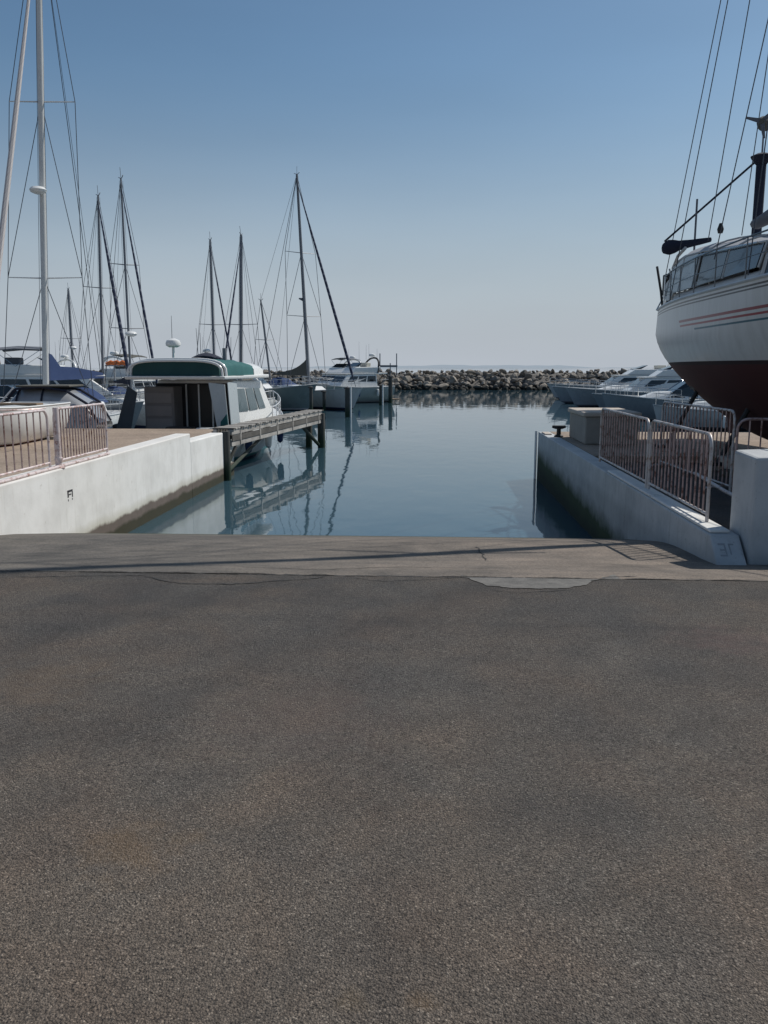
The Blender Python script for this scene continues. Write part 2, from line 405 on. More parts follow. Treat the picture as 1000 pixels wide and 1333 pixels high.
ysB = [SEAM+.002+.2*i for i in range(0, 40)]+[15.5, 17, 20, 23, 26]
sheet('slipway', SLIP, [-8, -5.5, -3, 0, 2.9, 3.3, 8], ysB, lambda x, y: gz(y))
# dark joint between tarmac and slipway, ragged cracks, all thin sheets over the ground
def ribbon(name, pts, w, mat, lift=.004, jit=.35, sub=12):
    P = []
    for (a, b) in zip(pts, pts[1:]):
        for k in range(sub): P.append((lerp(a[0], b[0], k/sub), lerp(a[1], b[1], k/sub)))
    P.append(pts[-1]); L = []; Rr = []
    for i, (x, y) in enumerate(P):
        jx = random.uniform(-1, 1)*jit*.05; ww = w*random.uniform(.35, 1.3)
        if i in (0, len(P)-1): ww *= .2
        a = P[max(i-1, 0)]; b = P[min(i+1, len(P)-1)]; d = Vector((b[0]-a[0], b[1]-a[1])).normalized(); nrm = Vector((-d.y, d.x))
        c = Vector((x, y))+nrm*jx
        l = c+nrm*ww; r = c-nrm*ww
        L.append((l.x, l.y, gz(l.y)+lift)); Rr.append((r.x, r.y, gz(r.y)+lift))
    m = MB(); n = len(P)
    m.add(L+Rr, [(n+i, n+i+1, i+1, i) for i in range(n-1)])
    return tag(m.build(name, mat), kind='structure')
def g(px, py):                       # picture point on the tarmac profile
    d = ray(px, py); y = 3.0
    while y < 14:
        if _C.z+d.z/d.y*y <= gz(y): break
        y += .01
    return (d.x/d.y*y, y)
ribbon('pavement_joint', [(-5.3, SEAM), (-3.5, SEAM+.02), (-1, SEAM-.01), (1.3, SEAM+.01), (3.9, SEAM)], .013, CRACK, sub=60)
ribbon('pavement_crack', [g(188, 750), g(215, 757), g(240, 760), g(300, 761), g(345, 758), g(400, 754), g(425, 751)], .012, CRACK, sub=6)
ribbon('pavement_crack', [g(770, 757), g(790, 752), g(830, 751)], .014, CRACK, sub=8)
ribbon('pavement_crack', [g(620, 712), g(628, 722), g(633, 730)], .010, CRACK, sub=8)
ribbon('pavement_crack', [g(300, 738), g(420, 742), g(520, 738), g(640, 741)], .007, CRACK, sub=10)
ribbon('pavement_crack', [g(20, 752), g(120, 750), g(190, 749)], .010, CRACK, sub=10)
for k in range(16):
    x0 = random.uniform(-5, 3.2); w_ = random.uniform(.15, .6); mm_ = MB(); n_ = 12
    up = [(x0+w_*i/n_, SEAM-.01) for i in range(n_+1)]; dn = [(x, SEAM+random.uniform(.012, .05)*math.sin(math.pi*i/n_)) for i, (x, _) in enumerate(up)]
    mm_.add([(x, y, gz(y)+.006) for x, y in up+dn], [(i, i+1, n_+2+i, n_+1+i) for i in range(n_)])
    tag(mm_.build('tarmac_lip', ASPH), kind='structure')
ribbon('pavement_crack', [g(640, 768), g(670, 772), g(700, 771), g(745, 768)], .006, CRACK, sub=8)
ribbon('pavement_crack', [g(455, 752), g(500, 757), g(560, 755), g(600, 752)], .006, CRACK, sub=8)
# light cement patch with an uneven edge
pp = [g(*q) for q in ((600, 748.5), (618, 756), (635, 763), (668, 766), (705, 767), (735, 766), (760, 763), (772, 757), (785, 752), (800, 748.5))]
m = MB(); edge = []
for a, b in zip(pp, pp[1:]):
    for k in range(5): edge.append((lerp(a[0], b[0], k/5)+random.uniform(-.015, .015), lerp(a[1], b[1], k/5)+random.uniform(-.015, .015)))
edge.append(pp[-1]); top = [(x, SEAM-.03) for x, y in edge]; n = len(edge)
m.add([(x, y, gz(y)+.004) for x, y in edge]+[(x, y, gz(y)+.004) for x, y in top], [(i, i+1, n+i+1, n+i) for i in range(n-1)])
tag(m.build('cement_patch', PATCH), kind='structure')

sheet('sea_water', WAT, [-6000, -400, -60, 0, 60, 400, 6000], [13.0, 40, 120, 400, 2000, 9000], lambda x, y: WATER)
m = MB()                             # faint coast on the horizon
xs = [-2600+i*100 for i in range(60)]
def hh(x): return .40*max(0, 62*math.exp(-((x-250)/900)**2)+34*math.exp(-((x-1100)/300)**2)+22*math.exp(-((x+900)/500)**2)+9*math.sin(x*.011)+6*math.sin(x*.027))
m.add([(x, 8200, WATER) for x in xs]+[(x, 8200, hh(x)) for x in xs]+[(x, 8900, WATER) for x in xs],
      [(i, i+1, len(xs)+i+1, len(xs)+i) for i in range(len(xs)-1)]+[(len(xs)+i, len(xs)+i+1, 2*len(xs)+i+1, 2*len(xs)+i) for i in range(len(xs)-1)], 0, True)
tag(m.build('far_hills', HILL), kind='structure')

LX, RX = -5.35, 2.80                 # inner faces of the two slip walls
QY = 22.75
m = MB(); m.hexa([(-80, 7.0, -5), (LX-.34, 7.0, -5), (LX-.34, 18.5, -5), (-80, 18.5, -5)], [(-80, 7.0, .002), (LX-.34, 7.0, .002), (LX-.34, 18.5, .002), (-80, 18.5, .002)])
m.hexa([(-80, 18.5, -5), (LX-.34, 18.5, -5), (LX-.34, QY, -5), (-80, QY, -5)], [(-80, 18.5, .002), (LX-.34, 18.5, .002), (LX-.34, QY, .002), (-80, QY, .002)])
tag(m.build('quay_left', QUAY), kind='structure')
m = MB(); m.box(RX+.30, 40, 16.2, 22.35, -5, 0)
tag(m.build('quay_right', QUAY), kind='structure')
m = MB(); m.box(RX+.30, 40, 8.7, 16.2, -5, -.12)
tag(m.build('shadow_toned_yard', ASPH), kind='structure')  # dark asphalt stands in for the yacht's shadow on the paving
# left wall: coping stands above the quay, drops at a step near its seaward end
w = empty('slipway_wall', (LX, 14, 0), 0, 'long sunlit white concrete wall on the left side of the slipway', 'wall', 'walls beside the slipway')
def wallseg(name, x0, x1, y0, y1, z0, z1, mat, parent, bev=.02):
    m = MB(); L = parent.location
    m.box(x0-L.x, x1-L.x, y0-L.y, y1-L.y, z0-L.z, z1-L.z); return m.build(name, mat, parent, bev)
wallseg('wall_body', LX-.34, LX, 6.6, 18.55, -5, .205, WWALL, w)
m = MB(); L = w.location
m.hexa([Vector(p)-L for p in ((LX-.34, 18.55, -5), (LX, 18.55, -5), (LX+.02, 21.5, -5), (LX-.34, 21.5, -5))],
       [Vector(p)-L for p in ((LX-.34, 18.55, .03), (LX, 18.55, .03), (LX+.02, 21.5, .0), (LX-.34, 21.5, .0))])
m.build('wall_end', WWALL, w, .03)
m = MB(); m.box(LX-.34-L.x, LX-L.x-.02, 21.5-L.y, QY-L.y, -5, -.03); m.build('wall_return', WWALL, w, .02)
# stencilled mark
c = atz(92, 645, 0); c = _C+ray(92, 645)*((LX+.003)/ray(92, 645).x)
m = MB()
def mk(y0, y1, z0, z1): m.box(LX-L.x-.001, LX-L.x+.003, c.y-L.y+y0, c.y-L.y+y1, c.z+z0, c.z+z1)
mk(-.10, -.06, -.02, .075); mk(-.10, .085, .055, .085); mk(.055, .085, -.03, .055); mk(-.05, .03, .01, .028); mk(-.09, -.07, -.075, -.045); mk(.05, .075, -.07, -.05)
m.build('painted_mark', MARKP, w)
# right wall and its taller block
w = empty('slipway_wall', (RX, 14, 0), 0, 'shaded low white concrete wall right of the slipway carrying metal barriers', 'wall', 'walls beside the slipway')
m = MB(); L = w.location
m.hexa([Vector(p)-L for p in ((RX-.03, 7.85, -5), (RX+.27, 7.85, -5), (RX+.30, 22.3, -5), (RX-.03, 22.3, -5))],
       [Vector(p)-L for p in ((RX, 8.48, 0), (RX+.29, 8.48, 0), (RX+.30, 22.3, 0), (RX, 22.3, 0))])
m.v[0].z = m.v[1].z = -.6-L.z; m.v[0].y = m.v[1].y = 7.75-L.y
m.build('wall_body', SWALL, w, .02)
m = MB(); L = w.location
for i, (y0, y1) in enumerate(((8.55, 10.9), (10.95, 13.6))):
    m.box(RX+.02-L.x, RX+.22-L.x, y0-L.y, y1-L.y, .004, .035)
m.build('coping_slab', WWALL, w, .01)
m = MB(); m.box(RX+.03-L.x, RX+.20-L.x, 21.2-L.y, 21.9-L.y, .004, .03); m.build('coping_slab', BOXTOP, w, .01)
# faint stencil on wall end
m = MB()
def sl(x0, x1, z0, z1):
    f = lambda z: 8.48+z*(8.48-7.75)/.6-L.y-.004
    m.hexa([(x0, f(z0), z0), (x1, f(z0), z0), (x1, f(z0)+.006, z0), (x0, f(z0)+.006, z0)], [(x0, f(z1), z1), (x1, f(z1), z1), (x1, f(z1)+.006, z1), (x0, f(z1)+.006, z1)])
for q in ((.05, .12, -.085, -.07), (.105, .12, -.16, -.085), (.06, .12, -.13, -.117), (.05, .12, -.175, -.162), (.15, .165, -.16, -.075), (.15, .20, -.085, -.072)): sl(*q)
m.build('painted_mark', paint('faded_marking', (.27, .28, .29), .9), w)
w = empty('concrete_block', (3.73, 8.55, 0), 0, 'tall shade toned white concrete block at the right picture edge', 'block')
m = MB(); m.hexa([(-.62, -.30, -.6), (1.0, -.30, -.6), (1.0, .3, -.6), (-.62, .3, -.6)], [(-.62, -.30, .80), (1.0, -.30, .86), (1.0, .3, .88), (-.62, .3, .82)])
m.build('block_body', SWALL, w, .03)
# pale fender strip on the corner of the right wall
m = MB(); m.tube([(0, 0, -2), (0, 0, .02)], .035, 8)
o = m.build('corner_fender', GEL); o.location = (RX-.05, 22.33, 0); tag(o, 'thin pale vertical strip on the seaward corner of the right wall', 'fender')
# low tan sill behind the block
m = MB(); m.box(-.95, 1.2, -.3, .3, 0, .28); o = m.build('low_kerb_block', BOXTOP, bevel=.03); o.location = (5.9, 14.6, -.12)
tag(o, 'low tan concrete kerb block on the right quay beyond the tall block', 'block')
# concrete box beside bollard
w = empty('concrete_chest', (3.85, 19.6, 0), 0, 'dark sided square concrete chest with a sunlit lid on the right quay', 'service box')
m = MB(); m.box(-.52, .62, -1.05, 1.05, 0, .60); m.build('chest_body', BOXC, w, .03)
m = MB(); m.box(-.57, .67, -1.10, 1.10, .602, .70); m.build('lid', BOXTOP, w, .03)
# bollard
w = empty('mooring_bollard', (*at(727, 577, 20.6).xy, 0), 0, 'small black mooring bollard on the right quay edge', 'bollard')
m = MB(); m.lathe([(.11, 0), (.11, .03), (.055, .06), (.05, .18), (.07, .21)], n=14); m.build('post', BLACK, w)
m = MB(); m.tube([(-.16, 0, .25), (-.08, 0, .235), (.08, 0, .235), (.16, 0, .25)], [.03, .045, .045, .03], 8); m.build('crossbar', BLACK, w)

# ------------------------------------------------------------------ crowd barriers
def barrier(a, b, h, label, mat_f, mat_b, nb=16, zb=.03, group='metal crowd barriers', feet=False, gap=.08):
    a = Vector(a); b = Vector(b); Lg = (b-a).length; rz = math.atan2(b.y-a.y, b.x-a.x)
    w = empty('crowd_barrier', a, rz, label, 'barrier', group)
    r = .14; pts = [(0, 0, 0), (0, 0, h-r)]
    for k in range(1, 6): t = k/5*math.pi/2; pts.append((r-r*math.cos(t), 0, h-r+r*math.sin(t)))
    for k in range(0, 6): t = k/5*math.pi/2; pts.append((Lg-r+r*math.sin(t), 0, h-r+r*math.cos(t)))
    pts.append((Lg, 0, 0)); tube_part('frame', pts, .019, mat_f, w, 8)
    tube_part('bottom_rail', [(0, 0, gap), (Lg, 0, gap)], .016, mat_f, w, 6)
    for k in range(1, nb+1):
        x = Lg*k/(nb+1); zt = h-.01
        if x < r: zt = h-r+math.sqrt(max(0, r*r-(r-x)**2))
        if Lg-x < r: zt = h-r+math.sqrt(max(0, r*r-(r-(Lg-x))**2))
        tube_part('bar', [(x, 0, gap), (x+random.uniform(-.006, .006), 0, zt)], .0105, mat_b, w, 5)
    if feet:
        for x in (.25, Lg-.25): tube_part('foot', [(x, -.28, .02), (x, 0, .06), (x, .28, .02)], .016, mat_f, w, 6)
    return w
BX = RX+.13
barrier((BX, 9.0, .04), (BX, 11.45, .04), .92, 'nearest grey barrier on the right wall top, beside the tall block', GALV, RUSTY, 15)
barrier((BX, 11.58, .04), (BX, 14.8, .04), .92, 'rusty barred barrier on the right wall, next to the concrete chest', GALV, RUSTY, 17)
barrier((4.32, 12.35, -.12), (4.2, 15.7, -.12), 1.16, 'dark barrier standing on the right quay behind the wall barriers', GALV, RUSTY, 20, feet=True)
barrier((4.05, 11.45, -.12), (6.6, 11.2, -.12), 1.1, 'rusty brown barrier under the red keel, behind the tall block', RUSTY, RUSTY, 16, feet=True)
LBX = LX-.16
barrier((LBX, 11.9, .21), (LBX, 9.2, .21), .84, 'pale barrier on the left wall at the left picture edge', WHTUBE, RUSTY, 12)
barrier((LBX, 14.1, .21), (LBX, 12.12, .21), .84, 'brown barred barrier on the left wall, right of the white post', WHTUBE, RUSTY, 18)
w = empty('fence_post', (LBX+.09, 12.0, .20), 0, 'stout white post between the two barriers on the left wall', 'post')
m = MB(); m.tube([(0, 0, 0), (0, 0, .88)], .042, 12); m.build('post_tube', WHTUBE, w)
m = MB(); m.lathe([(.055, .10), (.06, .13), (.055, .16)], n=14); m.build('collar', WHTUBE, w)
m = MB(); m.lathe([(.085, 0), (.085, .012)], n=14); m.build('foot_plate', WHTUBE, w)
m = MB(); m.tube([(0, 0, 0), (0, 3.05+2.6, 0)], .022, 8); o = m.build('kerb_rail', WHTUBE); o.location = (LX-.05, 8.25, .23)
tag(o, 'white tube running along the foot of the barriers on the left wall', 'rail')
# slanted low pipe rail behind right barriers
m = MB(); m.tube([at(905, 616, 12.0), at(925, 628, 11.4), at(945, 640, 10.9), at(975, 655, 10.4)], .025, 8)
tag(m.build('pipe_rail', GALV), 'bent grey pipe sloping down behind the nearest right barrier', 'pipe')
m = MB(); m.tube([at(945, 640, 9.9)+Vector((.12, 0, 0)), at(958, 688, 9.1)+Vector((.02, 0, 0))], .02, 6); tag(m.build('iron_stake', BLACK), 'thin dark iron stake leaning beside the tall block', 'stake')
# hose / rope coils
m = MB(); pts = []
for k in range(60):
    a = k*.42; r = .16+.03*math.sin(k*1.7); pts.append((r*math.cos(a), r*math.sin(a)*1.1, .02+.0016*k))
m.tube(pts, .012, 6); o = m.build('rope_coil', TAUPE); o.location = (4.9, 14.1, -.12); tag(o, 'coil of old rope lying on the right quay by the kerb block', 'rope')

# ------------------------------------------------------------------ timber pier with end pile
pr = empty('timber_pier', (-5.28, 21.6, 0), 0, 'weathered grey timber finger pier beside the green canopied cruiser', 'pier')
PA = Vector((.06, 0, .06)); PBv = Vector((-4.02+5.28, 9.15, .10))
dv = (PBv-PA); dl = dv.length; du = dv.normalized(); sd = Vector((du.y, -du.x, 0)).normalized()
def beam(m, s0, s1, off, wd, z0, z1, mi=0):
    a = PA+du*s0; b = PA+du*s1
    q = [a+sd*(off-wd/2), a+sd*(off+wd/2), b+sd*(off+wd/2), b+sd*(off-wd/2)]
    m.hexa([p+Vector((0, 0, z0)) for p in q], [p+Vector((0, 0, z1)) for p in q], mi)
for off in (0, -.42):
    m = MB(); beam(m, .1, dl, off, .10, -.14, .0); m.build('upper_beam', PLANK, pr, .01)
    m = MB(); beam(m, .1, dl, off, .09, -.44, -.31); m.build('lower_beam', PLANK, pr, .01)
for k in range(46):
    s = .12+k*(dl-.24)/45
    m = MB(); beam(m, s, s+.155, -.20+random.uniform(-.015, .015), .58, .004, .036+random.uniform(0, .006)); m.build('deck_plank', PLANK if k % 3 else PLANKD, pr)
m = MB(); beam(m, .1, dl, .055, .02, -.30, -.155); m.build('gap_shade_strip', PLANKD, pr)  # dark strip fills the gap between the beams to paint its shade
for k in range(6):
    s = .7+k*(dl-1.2)/5
    for off in (.05, -.47):
        m = MB(); beam(m, s, s+.07, off, .035, -.44, .03); m.build('bracket', PLANK, pr, .008)
    m = MB(); beam(m, s+.02, s+.09, -.2, .45, -.3, -.2); m.build('cross_beam', PLANKD, pr)
def pile(name, x, y, r, top, parent, mat=PILE, bot=-4):
    m = MB(); m.tube([(x, y, bot), (x+random.uniform(-.02, .02), y, -1), (x, y, top)], [r*1.05, r, r*.95], 12); return m.build(name, mat, parent)
pile('pile', .0, -.06, .105, .03, pr); pile('pile', PBv.x+.02, PBv.y, .14, .0, pr); pile('pile', PBv.x-.45, PBv.y+.1, .12, .0, pr)
m = MB(); m.tube([PBv+Vector((-.45, -1.6, -.45)), PBv+Vector((-.05, -.1, -1.25))], .06, 8); m.build('brace', PILE, pr)
m = MB(); m.tube([Vector((.12, .5, -.42)), Vector((-.1, -.0, -1.05))], .05, 8); m.build('brace', PILE, pr)
m = MB(); m.tube([Vector((.0, .2, -1.0)), Vector((.16, 3.6, -.44))], .05, 8); m.build('brace', PILE, pr)

# ------------------------------------------------------------------ boats
def hull(root, L, B, fb, mats, draft=.5, tw=.8, rake=.6, sheer=(0, -.08, .35), fine=2.2, flare=.0, n=26, full=.55, stripes=None, bilge=.9, bow_full=.42, zboot=.06, name='hull', stern_rake=0.0, deck_mat=None, rail_mat=None):
    """local +y is the bow, z=0 the waterline; returns half-width and sheer functions"""
    def half(t):
        if t < bow_full:
            k = t/bow_full; return B/2*(tw+(1-tw)*math.sin(k*math.pi/2))
        k = (t-bow_full)/(1-bow_full); return B/2*max(0, 1-k**fine)**.86
    def sh(t):
        a, mm, b = sheer
        return fb+(a*(1-t/.4)**2 if t < .4 else 0)+(b*((t-.4)/.6)**2 if t > .4 else 0)+mm*math.sin(math.pi*t)
    def keel(t):
        k = -draft*(1-max(0, (t-.45)/.55)**2.6)*(1-.55*max(0, (.4-t)/.4)**1.6)
        return k if t < .97 else lerp(k, sh(1)*.1, (t-.97)/.03)
    M = 12; rings = []; uvz = []
    for i in range(n+1):
        t = i/n; w = half(t); s = sh(t); k = keel(t); ring = []; vv = []
        e = lerp(full, 1.05, max(0, (t-.5)/.5))
        for j in range(M+1):
            a = j/M; z = lerp(k, s, a**1.15)
            hgt = (z-k)/(s-k) if s > k else 0
            x = w*min(1, hgt**e*(1+bilge*.22*math.sin(math.pi*min(hgt, 1))*(1-max(0, (t-.5)*2))))
            x = min(x, w*1.02)
            x *= 1-flare*(1-hgt)*t
            y = L*t+rake*(max(z, k)/fb)*t**5 - stern_rake*(z/fb)*(1-t)**8
            ring.append(Vector((x, y, z))); vv.append(s-z)
        full_ring = [Vector((-p.x, p.y, p.z)) for p in ring[::-1]]+ring[1:]
        rings.append(full_ring); uvz.append(vv[::-1]+vv[1:])
    m = MB(); m.loft(rings, closed=False, cap=False)
    m.f = [f[::-1] for f in m.f]
    # transom
    o = len(m.v); r0 = rings[0]; m.add(r0, [list(range(len(r0)))], 0, False)
    ob = m.build(name, hull_mat(*mats, zboot=zboot), root, sharp=50)
    me = ob.data; uv = me.uv_layers.new(name='sheer')
    flat = [v for r in uvz for v in r]+uvz[0]; tt = [i/n for i in range(n+1) for _ in rings[0]]+[0]*len(r0)
    for lp in me.loops: uv.data[lp.index].uv = (tt[lp.vertex_index], flat[lp.vertex_index])
    if stripes: me.materials[0] = stripes
    # deck and toe rail
    m = MB(); l = []; rr = []
    for i in range(n+1):
        a = rings[i][0]; b = rings[i][-1]; l.append(a+Vector((0, 0, -.05))); rr.append(b+Vector((0, 0, -.05)))
    cen = [(a+b)/2+Vector((0, 0, .05)) for a, b in zip(l, rr)]
    N = n+1
    m.add(l+cen+rr, [(i, N+i, N+i+1, i+1) for i in range(n)]+[(N+i, 2*N+i, 2*N+i+1, N+i+1) for i in range(n)], 0, True)
    m.build('deck', deck_mat or GREYGEL, root)
    m = MB()
    for side in (0, -1): m.tube([rings[i][side]+Vector((0, 0, .0)) for i in range(n+1)], .03 if B > 2.5 else .02, 6)
    m.tube([rings[0][0], rings[0][-1]], .03, 6)
    m.build('rubbing_rail', rail_mat or GREYGEL, root)
    return half, sh, rings
HM = {}
def hull_mat(top, bottom, band, zboot=.06):
    key = (top, bottom, band, zboot)
    if key in HM: return HM[key]
    t = NT('hull_paint'); o = t.obj(); z = t.xyz(o)[2]; n = t.noise(o, 1.2, 5, .6)
    st = t.noise(t.scale(o, (2.5, 2.5, .35)), 2.2, 4, .6)
    c = t.mix(t.ramp(st, (.45, 0), (.8, .35)), top, tuple(x*.55+.01 for x in top))
    c = t.mix(t.math('GREATER_THAN', zboot+.10, z), c, band)
    c = t.mix(t.math('GREATER_THAN', zboot, z), c, t.mix(n, bottom, tuple(x*.5 for x in bottom)))
    t.col(c); t.rough(t.maprange(n, .2, .8, .2, .4)); HM[key] = t.m; return t.m
W_ = (.72, .72, .70); G_ = (.50, .51, .51); RB = (.16, .02, .02); BB = (.02, .03, .08); KB = (.02, .02, .025)

def cabin(root, name, y0, y1, w0, w1, z0, z1, mat, rake_f=.5, rake_a=.1, tumble=.12, win=None, bevel=.06, wins=((.06, .94),), front=True, back=False, glass=GLASS, crown=.06):
    """house from y0 (aft) to y1 (fwd); w0 half width aft, w1 fwd; win=(v0,v1) window band"""
    b = [Vector((-w0, y0, z0)), Vector((w0, y0, z0)), Vector((w1, y1, z0)), Vector((-w1, y1, z0))]
    k0, k1 = w0-tumble, w1-tumble
    tt = [Vector((-k0, y0+rake_a, z1)), Vector((k0, y0+rake_a, z1)), Vector((k1, y1-rake_f, z1-crown)), Vector((-k1, y1-rake_f, z1-crown))]
    m = MB(); m.hexa(b, tt); h = m.build(name, mat, root, bevel, seg=3)
    if win:
        v0, v1 = win
        for (a, c) in wins:
            m = MB(); panel(m, (b[1], b[2], tt[2], tt[1]), a, v0, c, v1, skew=0); m.build('window', glass, h)
            m = MB(); panel(m, (b[3], b[0], tt[0], tt[3]), 1-c, v0, 1-a, v1); m.build('window', glass, h)
        if front:
            for (a, c) in ((.06, .34), (.36, .64), (.66, .94)):
                m = MB(); panel(m, (b[2], b[3], tt[3], tt[2]), a, v0-.02, c, v1); m.build('window', glass, h)
        if back:
            m = MB(); panel(m, (b[0], b[1], tt[1], tt[0]), .12, .05, .88, .88); m.build('window', glass, h)
    return h
def rails(root, half, sh, L, t0, t1, h=.6, n=7, rake=.5, fb=1, inset=.08, mat=STEEL, mid=True, r=.014, both=True):
    """guard rail following the deck edge, closed round the bow"""
    def pt(t, side, z): return Vector((side*max(half(t)-inset, 0), L*t+rake*(sh(t)/fb)*t**5-.03, sh(t)+z))
    for side in (1, -1):
        top = [pt(t0+(t1-t0)*k/n, side, h) for k in range(n+1)]
        if t1 > .95: top.append(Vector((0, top[-1].y+.12, top[-1].z)))
        m = MB(); m.tube(top, r, 6); m.build('rail', mat, root)
        if mid:
            m = MB(); m.tube([p-Vector((0, 0, h*.45)) for p in top], r*.6, 5); m.build('rail', mat, root)
        for k in range(n+1):
            p = top[k]; m = MB(); m.tube([p-Vector((0, 0, h)), p], r*.85, 5); m.build('stanchion', mat, root)
def radome(root, p, r=.3, post=.5, mat=GEL):
    p = Vector(p); m = MB(); m.tube([p, p+Vector((0, 0, post))], .035, 6); a = m.build('radar_post', mat, root)
    m = MB(); m.lathe([(r*.55, 0), (r*.95, .05), (r, .12), (r*.85, .2), (r*.3, .26)], p+Vector((0, 0, post)), 16); m.build('radar_dome', mat, a)
def antenna(root, p, h, mat=WIRE, r=.012):
    m = MB(); m.tube([p, Vector(p)+Vector((random.uniform(-.05, .05), 0, h))], [r, r*.5], 5); m.build('antenna', mat, root)
def arch(root, y, w, z0, z1, mat, lean=-.3, r=.06, name='radar_arch'):
    pts = []
    for k in range(13):
        a = math.pi*k/12; pts.append((w*math.cos(a)*(1 if abs(math.cos(a)) < .9 else 1), y+lean*math.sin(a), z0+(z1-z0)*math.sin(a)**.6))
    m = MB(); m.tube(pts, r, 8); return m.build(name, mat, root)
def seat_of(root_loc, rz, local):   # root location so that `local` lands on the world point
    c, s = math.cos(rz), math.sin(rz); return Vector((root_loc[0]-(c*local[0]-s*local[1]), root_loc[1]-(s*local[0]+c*local[1]), WATER))

# ---- motor yacht
def motor_yacht(name, label, loc, rz, L, B, fb, style='fly', top=W_, bottom=BB, band=(.05, .05, .06), glass=GLASS, cat='motor yacht', group='boats moored in the harbour', canvas=None, arch_mat=GEL, dome=True, rail=True, house=GEL):
    r = empty(name, loc, rz, label, cat, group)
    half, sh, rg = hull(r, L, B, fb, (top, bottom, band), draft=.55, tw=.86, rake=L*.055, sheer=(.0, -.05, fb*.24), fine=2.4, flare=.25, bow_full=.45)
    d = fb
    hb = B/2
    # hull portlights / stripe window
    if L > 9:
        for side in (1, -1):
            for t in (.55, .64, .72):
                p = half(t)
                m = MB(); m.box(-.02, .02, -.28, .28, -.07, .07); o = m.build('portlight', GLASS, r, .02)
                o.location = (side*(half(t)*.985), L*t, sh(t)-.42); o.rotation_euler = (0, side*R_(-6), side*R_(12)*(t*1.6))
    if style == 'fly':
        c = cabin(r, 'deckhouse', L*.22, L*.70, hb*.80, hb*.66, d-.05, d+1.02, house, rake_f=L*.115, rake_a=.05, win=(.42, .86), wins=((.04, .30), (.33, .58), (.61, .86)), glass=glass, back=True)
        m = MB(); m.hexa([(-hb*.82, L*.10, d+1.0), (hb*.82, L*.10, d+1.0), (hb*.58, L*.60, d+.97), (-hb*.58, L*.60, d+.97)], [(-hb*.84, L*.09, d+1.12), (hb*.84, L*.09, d+1.12), (hb*.6, L*.605, d+1.06), (-hb*.6, L*.605, d+1.06)]); m.build('flybridge_deck', house, r, .04)
        f = cabin(r, 'flybridge', L*.20, L*.53, hb*.74, hb*.56, d+1.09, d+1.62, house, rake_f=L*.06, rake_a=-.15, tumble=-.05, win=None)
        m = MB(); w = hb*.5; m.hexa([(-w, L*.43, d+1.6), (w, L*.43, d+1.6), (w*.9, L*.47, d+1.6), (-w*.9, L*.47, d+1.6)], [(-w*.9, L*.38, d+1.95), (w*.9, L*.38, d+1.95), (w*.8, L*.385, d+1.95), (-w*.8, L*.385, d+1.95)]); m.build('windscreen', glass, r)
        arch(r, L*.21, hb*.74, d+1.1, d+2.35, arch_mat, lean=-.35, r=.075)
        if dome: radome(r, (0, L*.19, d+2.3), .28, .15)
        for k in (-.5, .3, .6): antenna(r, (hb*k, L*.19, d+2.2), random.uniform(.9, 1.9))
        m = MB(); m.box(-hb*.35, hb*.35, L*.25, L*.31, d+1.6, d+1.95); m.build('helm_seat', canvas or CREAM, r, .06)
        if canvas:
            pts = []
            m = MB(); m.loft([[Vector((x*hb*.72, L*yy, d+2.35+.16*(1-x*x)+zo)) for x in (-1, -.6, 0, .6, 1)]+[Vector((x*hb*.72, L*yy, d+2.31+.16*(1-x*x)+zo)) for x in (1, .6, 0, -.6, -1)] for yy, zo in ((.22, -.05), (.3, .04), (.40, .0))]); m.build('bimini', canvas, r)
            for side in (1, -1):
                for y0, y1 in ((.30, .22), (.30, .40)): tube_part('bimini_bow', [(side*hb*.72, L*y0, d+1.5), (side*hb*.72, L*y1, d+2.3)], .014, STEEL, r)
    else:       # low sports cruiser
        c = cabin(r, 'foredeck_house', L*.42, L*.80, hb*.72, hb*.34, d-.05, d+.42, house, rake_f=L*.13, rake_a=.0, tumble=.18, win=(.25, .75), wins=((.1, .5),), front=False)
        m = MB(); w = hb*.74
        a = [Vector((-w, L*.36, d)), Vector((w, L*.36, d)), Vector((w*.72, L*.56, d+.3)), Vector((-w*.72, L*.56, d+.3))]
        m.hexa(a, [Vector((-w*.86, L*.33, d+.95)), Vector((w*.86, L*.33, d+.95)), Vector((w*.66, L*.42, d+.98)), Vector((-w*.66, L*.42, d+.98))]); ws = m.build('windscreen', glass, r, .03)
        tube_part('windscreen_frame', [a[1], (w*.86, L*.33, d+.96), (w*.66, L*.42, d+.99), a[2]], .022, STEEL, ws); tube_part('windscreen_frame', [a[0], (-w*.86, L*.33, d+.96), (-w*.66, L*.42, d+.99), a[3]], .022, STEEL, ws)
        arch(r, L*.20, hb*.82, d+.05, d+1.55, arch_mat, lean=-.45, r=.085)
        if dome: radome(r, (0, L*.17, d+1.5), .24, .12)
        antenna(r, (.4, L*.17, d+1.5), 1.6); antenna(r, (-.5, L*.17, d+1.5), 1.1)
        if canvas:
            m = MB(); m.loft([[Vector((x*w, L*yy, d+.25+h*(1-abs(x)**3))) for x in (-1, -.85, -.5, 0, .5, .85, 1)]+[Vector((x*w*.97, L*yy, d+.2+h*.9*(1-abs(x)**3))) for x in (1, .85, .5, 0, -.5, -.85, -1)] for yy, h in ((.03, .35), (.12, .95), (.22, 1.12), (.36, .85))]); m.build('cockpit_cover', canvas, r)
    m = MB(); m.box(-hb*.7, hb*.7, -.75, .02, .18, .28); m.build('bathing_platform', TEAK, r, .02)
    for side in (1, -1):
        tube_part('coaming_rail', [(side*hb*.86, L*.02, d+.05), (side*hb*.86, L*.02, d+.55), (side*hb*.9, L*.2, d+.55)], .016, STEEL, r)
    if rail: rails(r, half, sh, L, .5, .985, .55, 6, L*.055, fb)
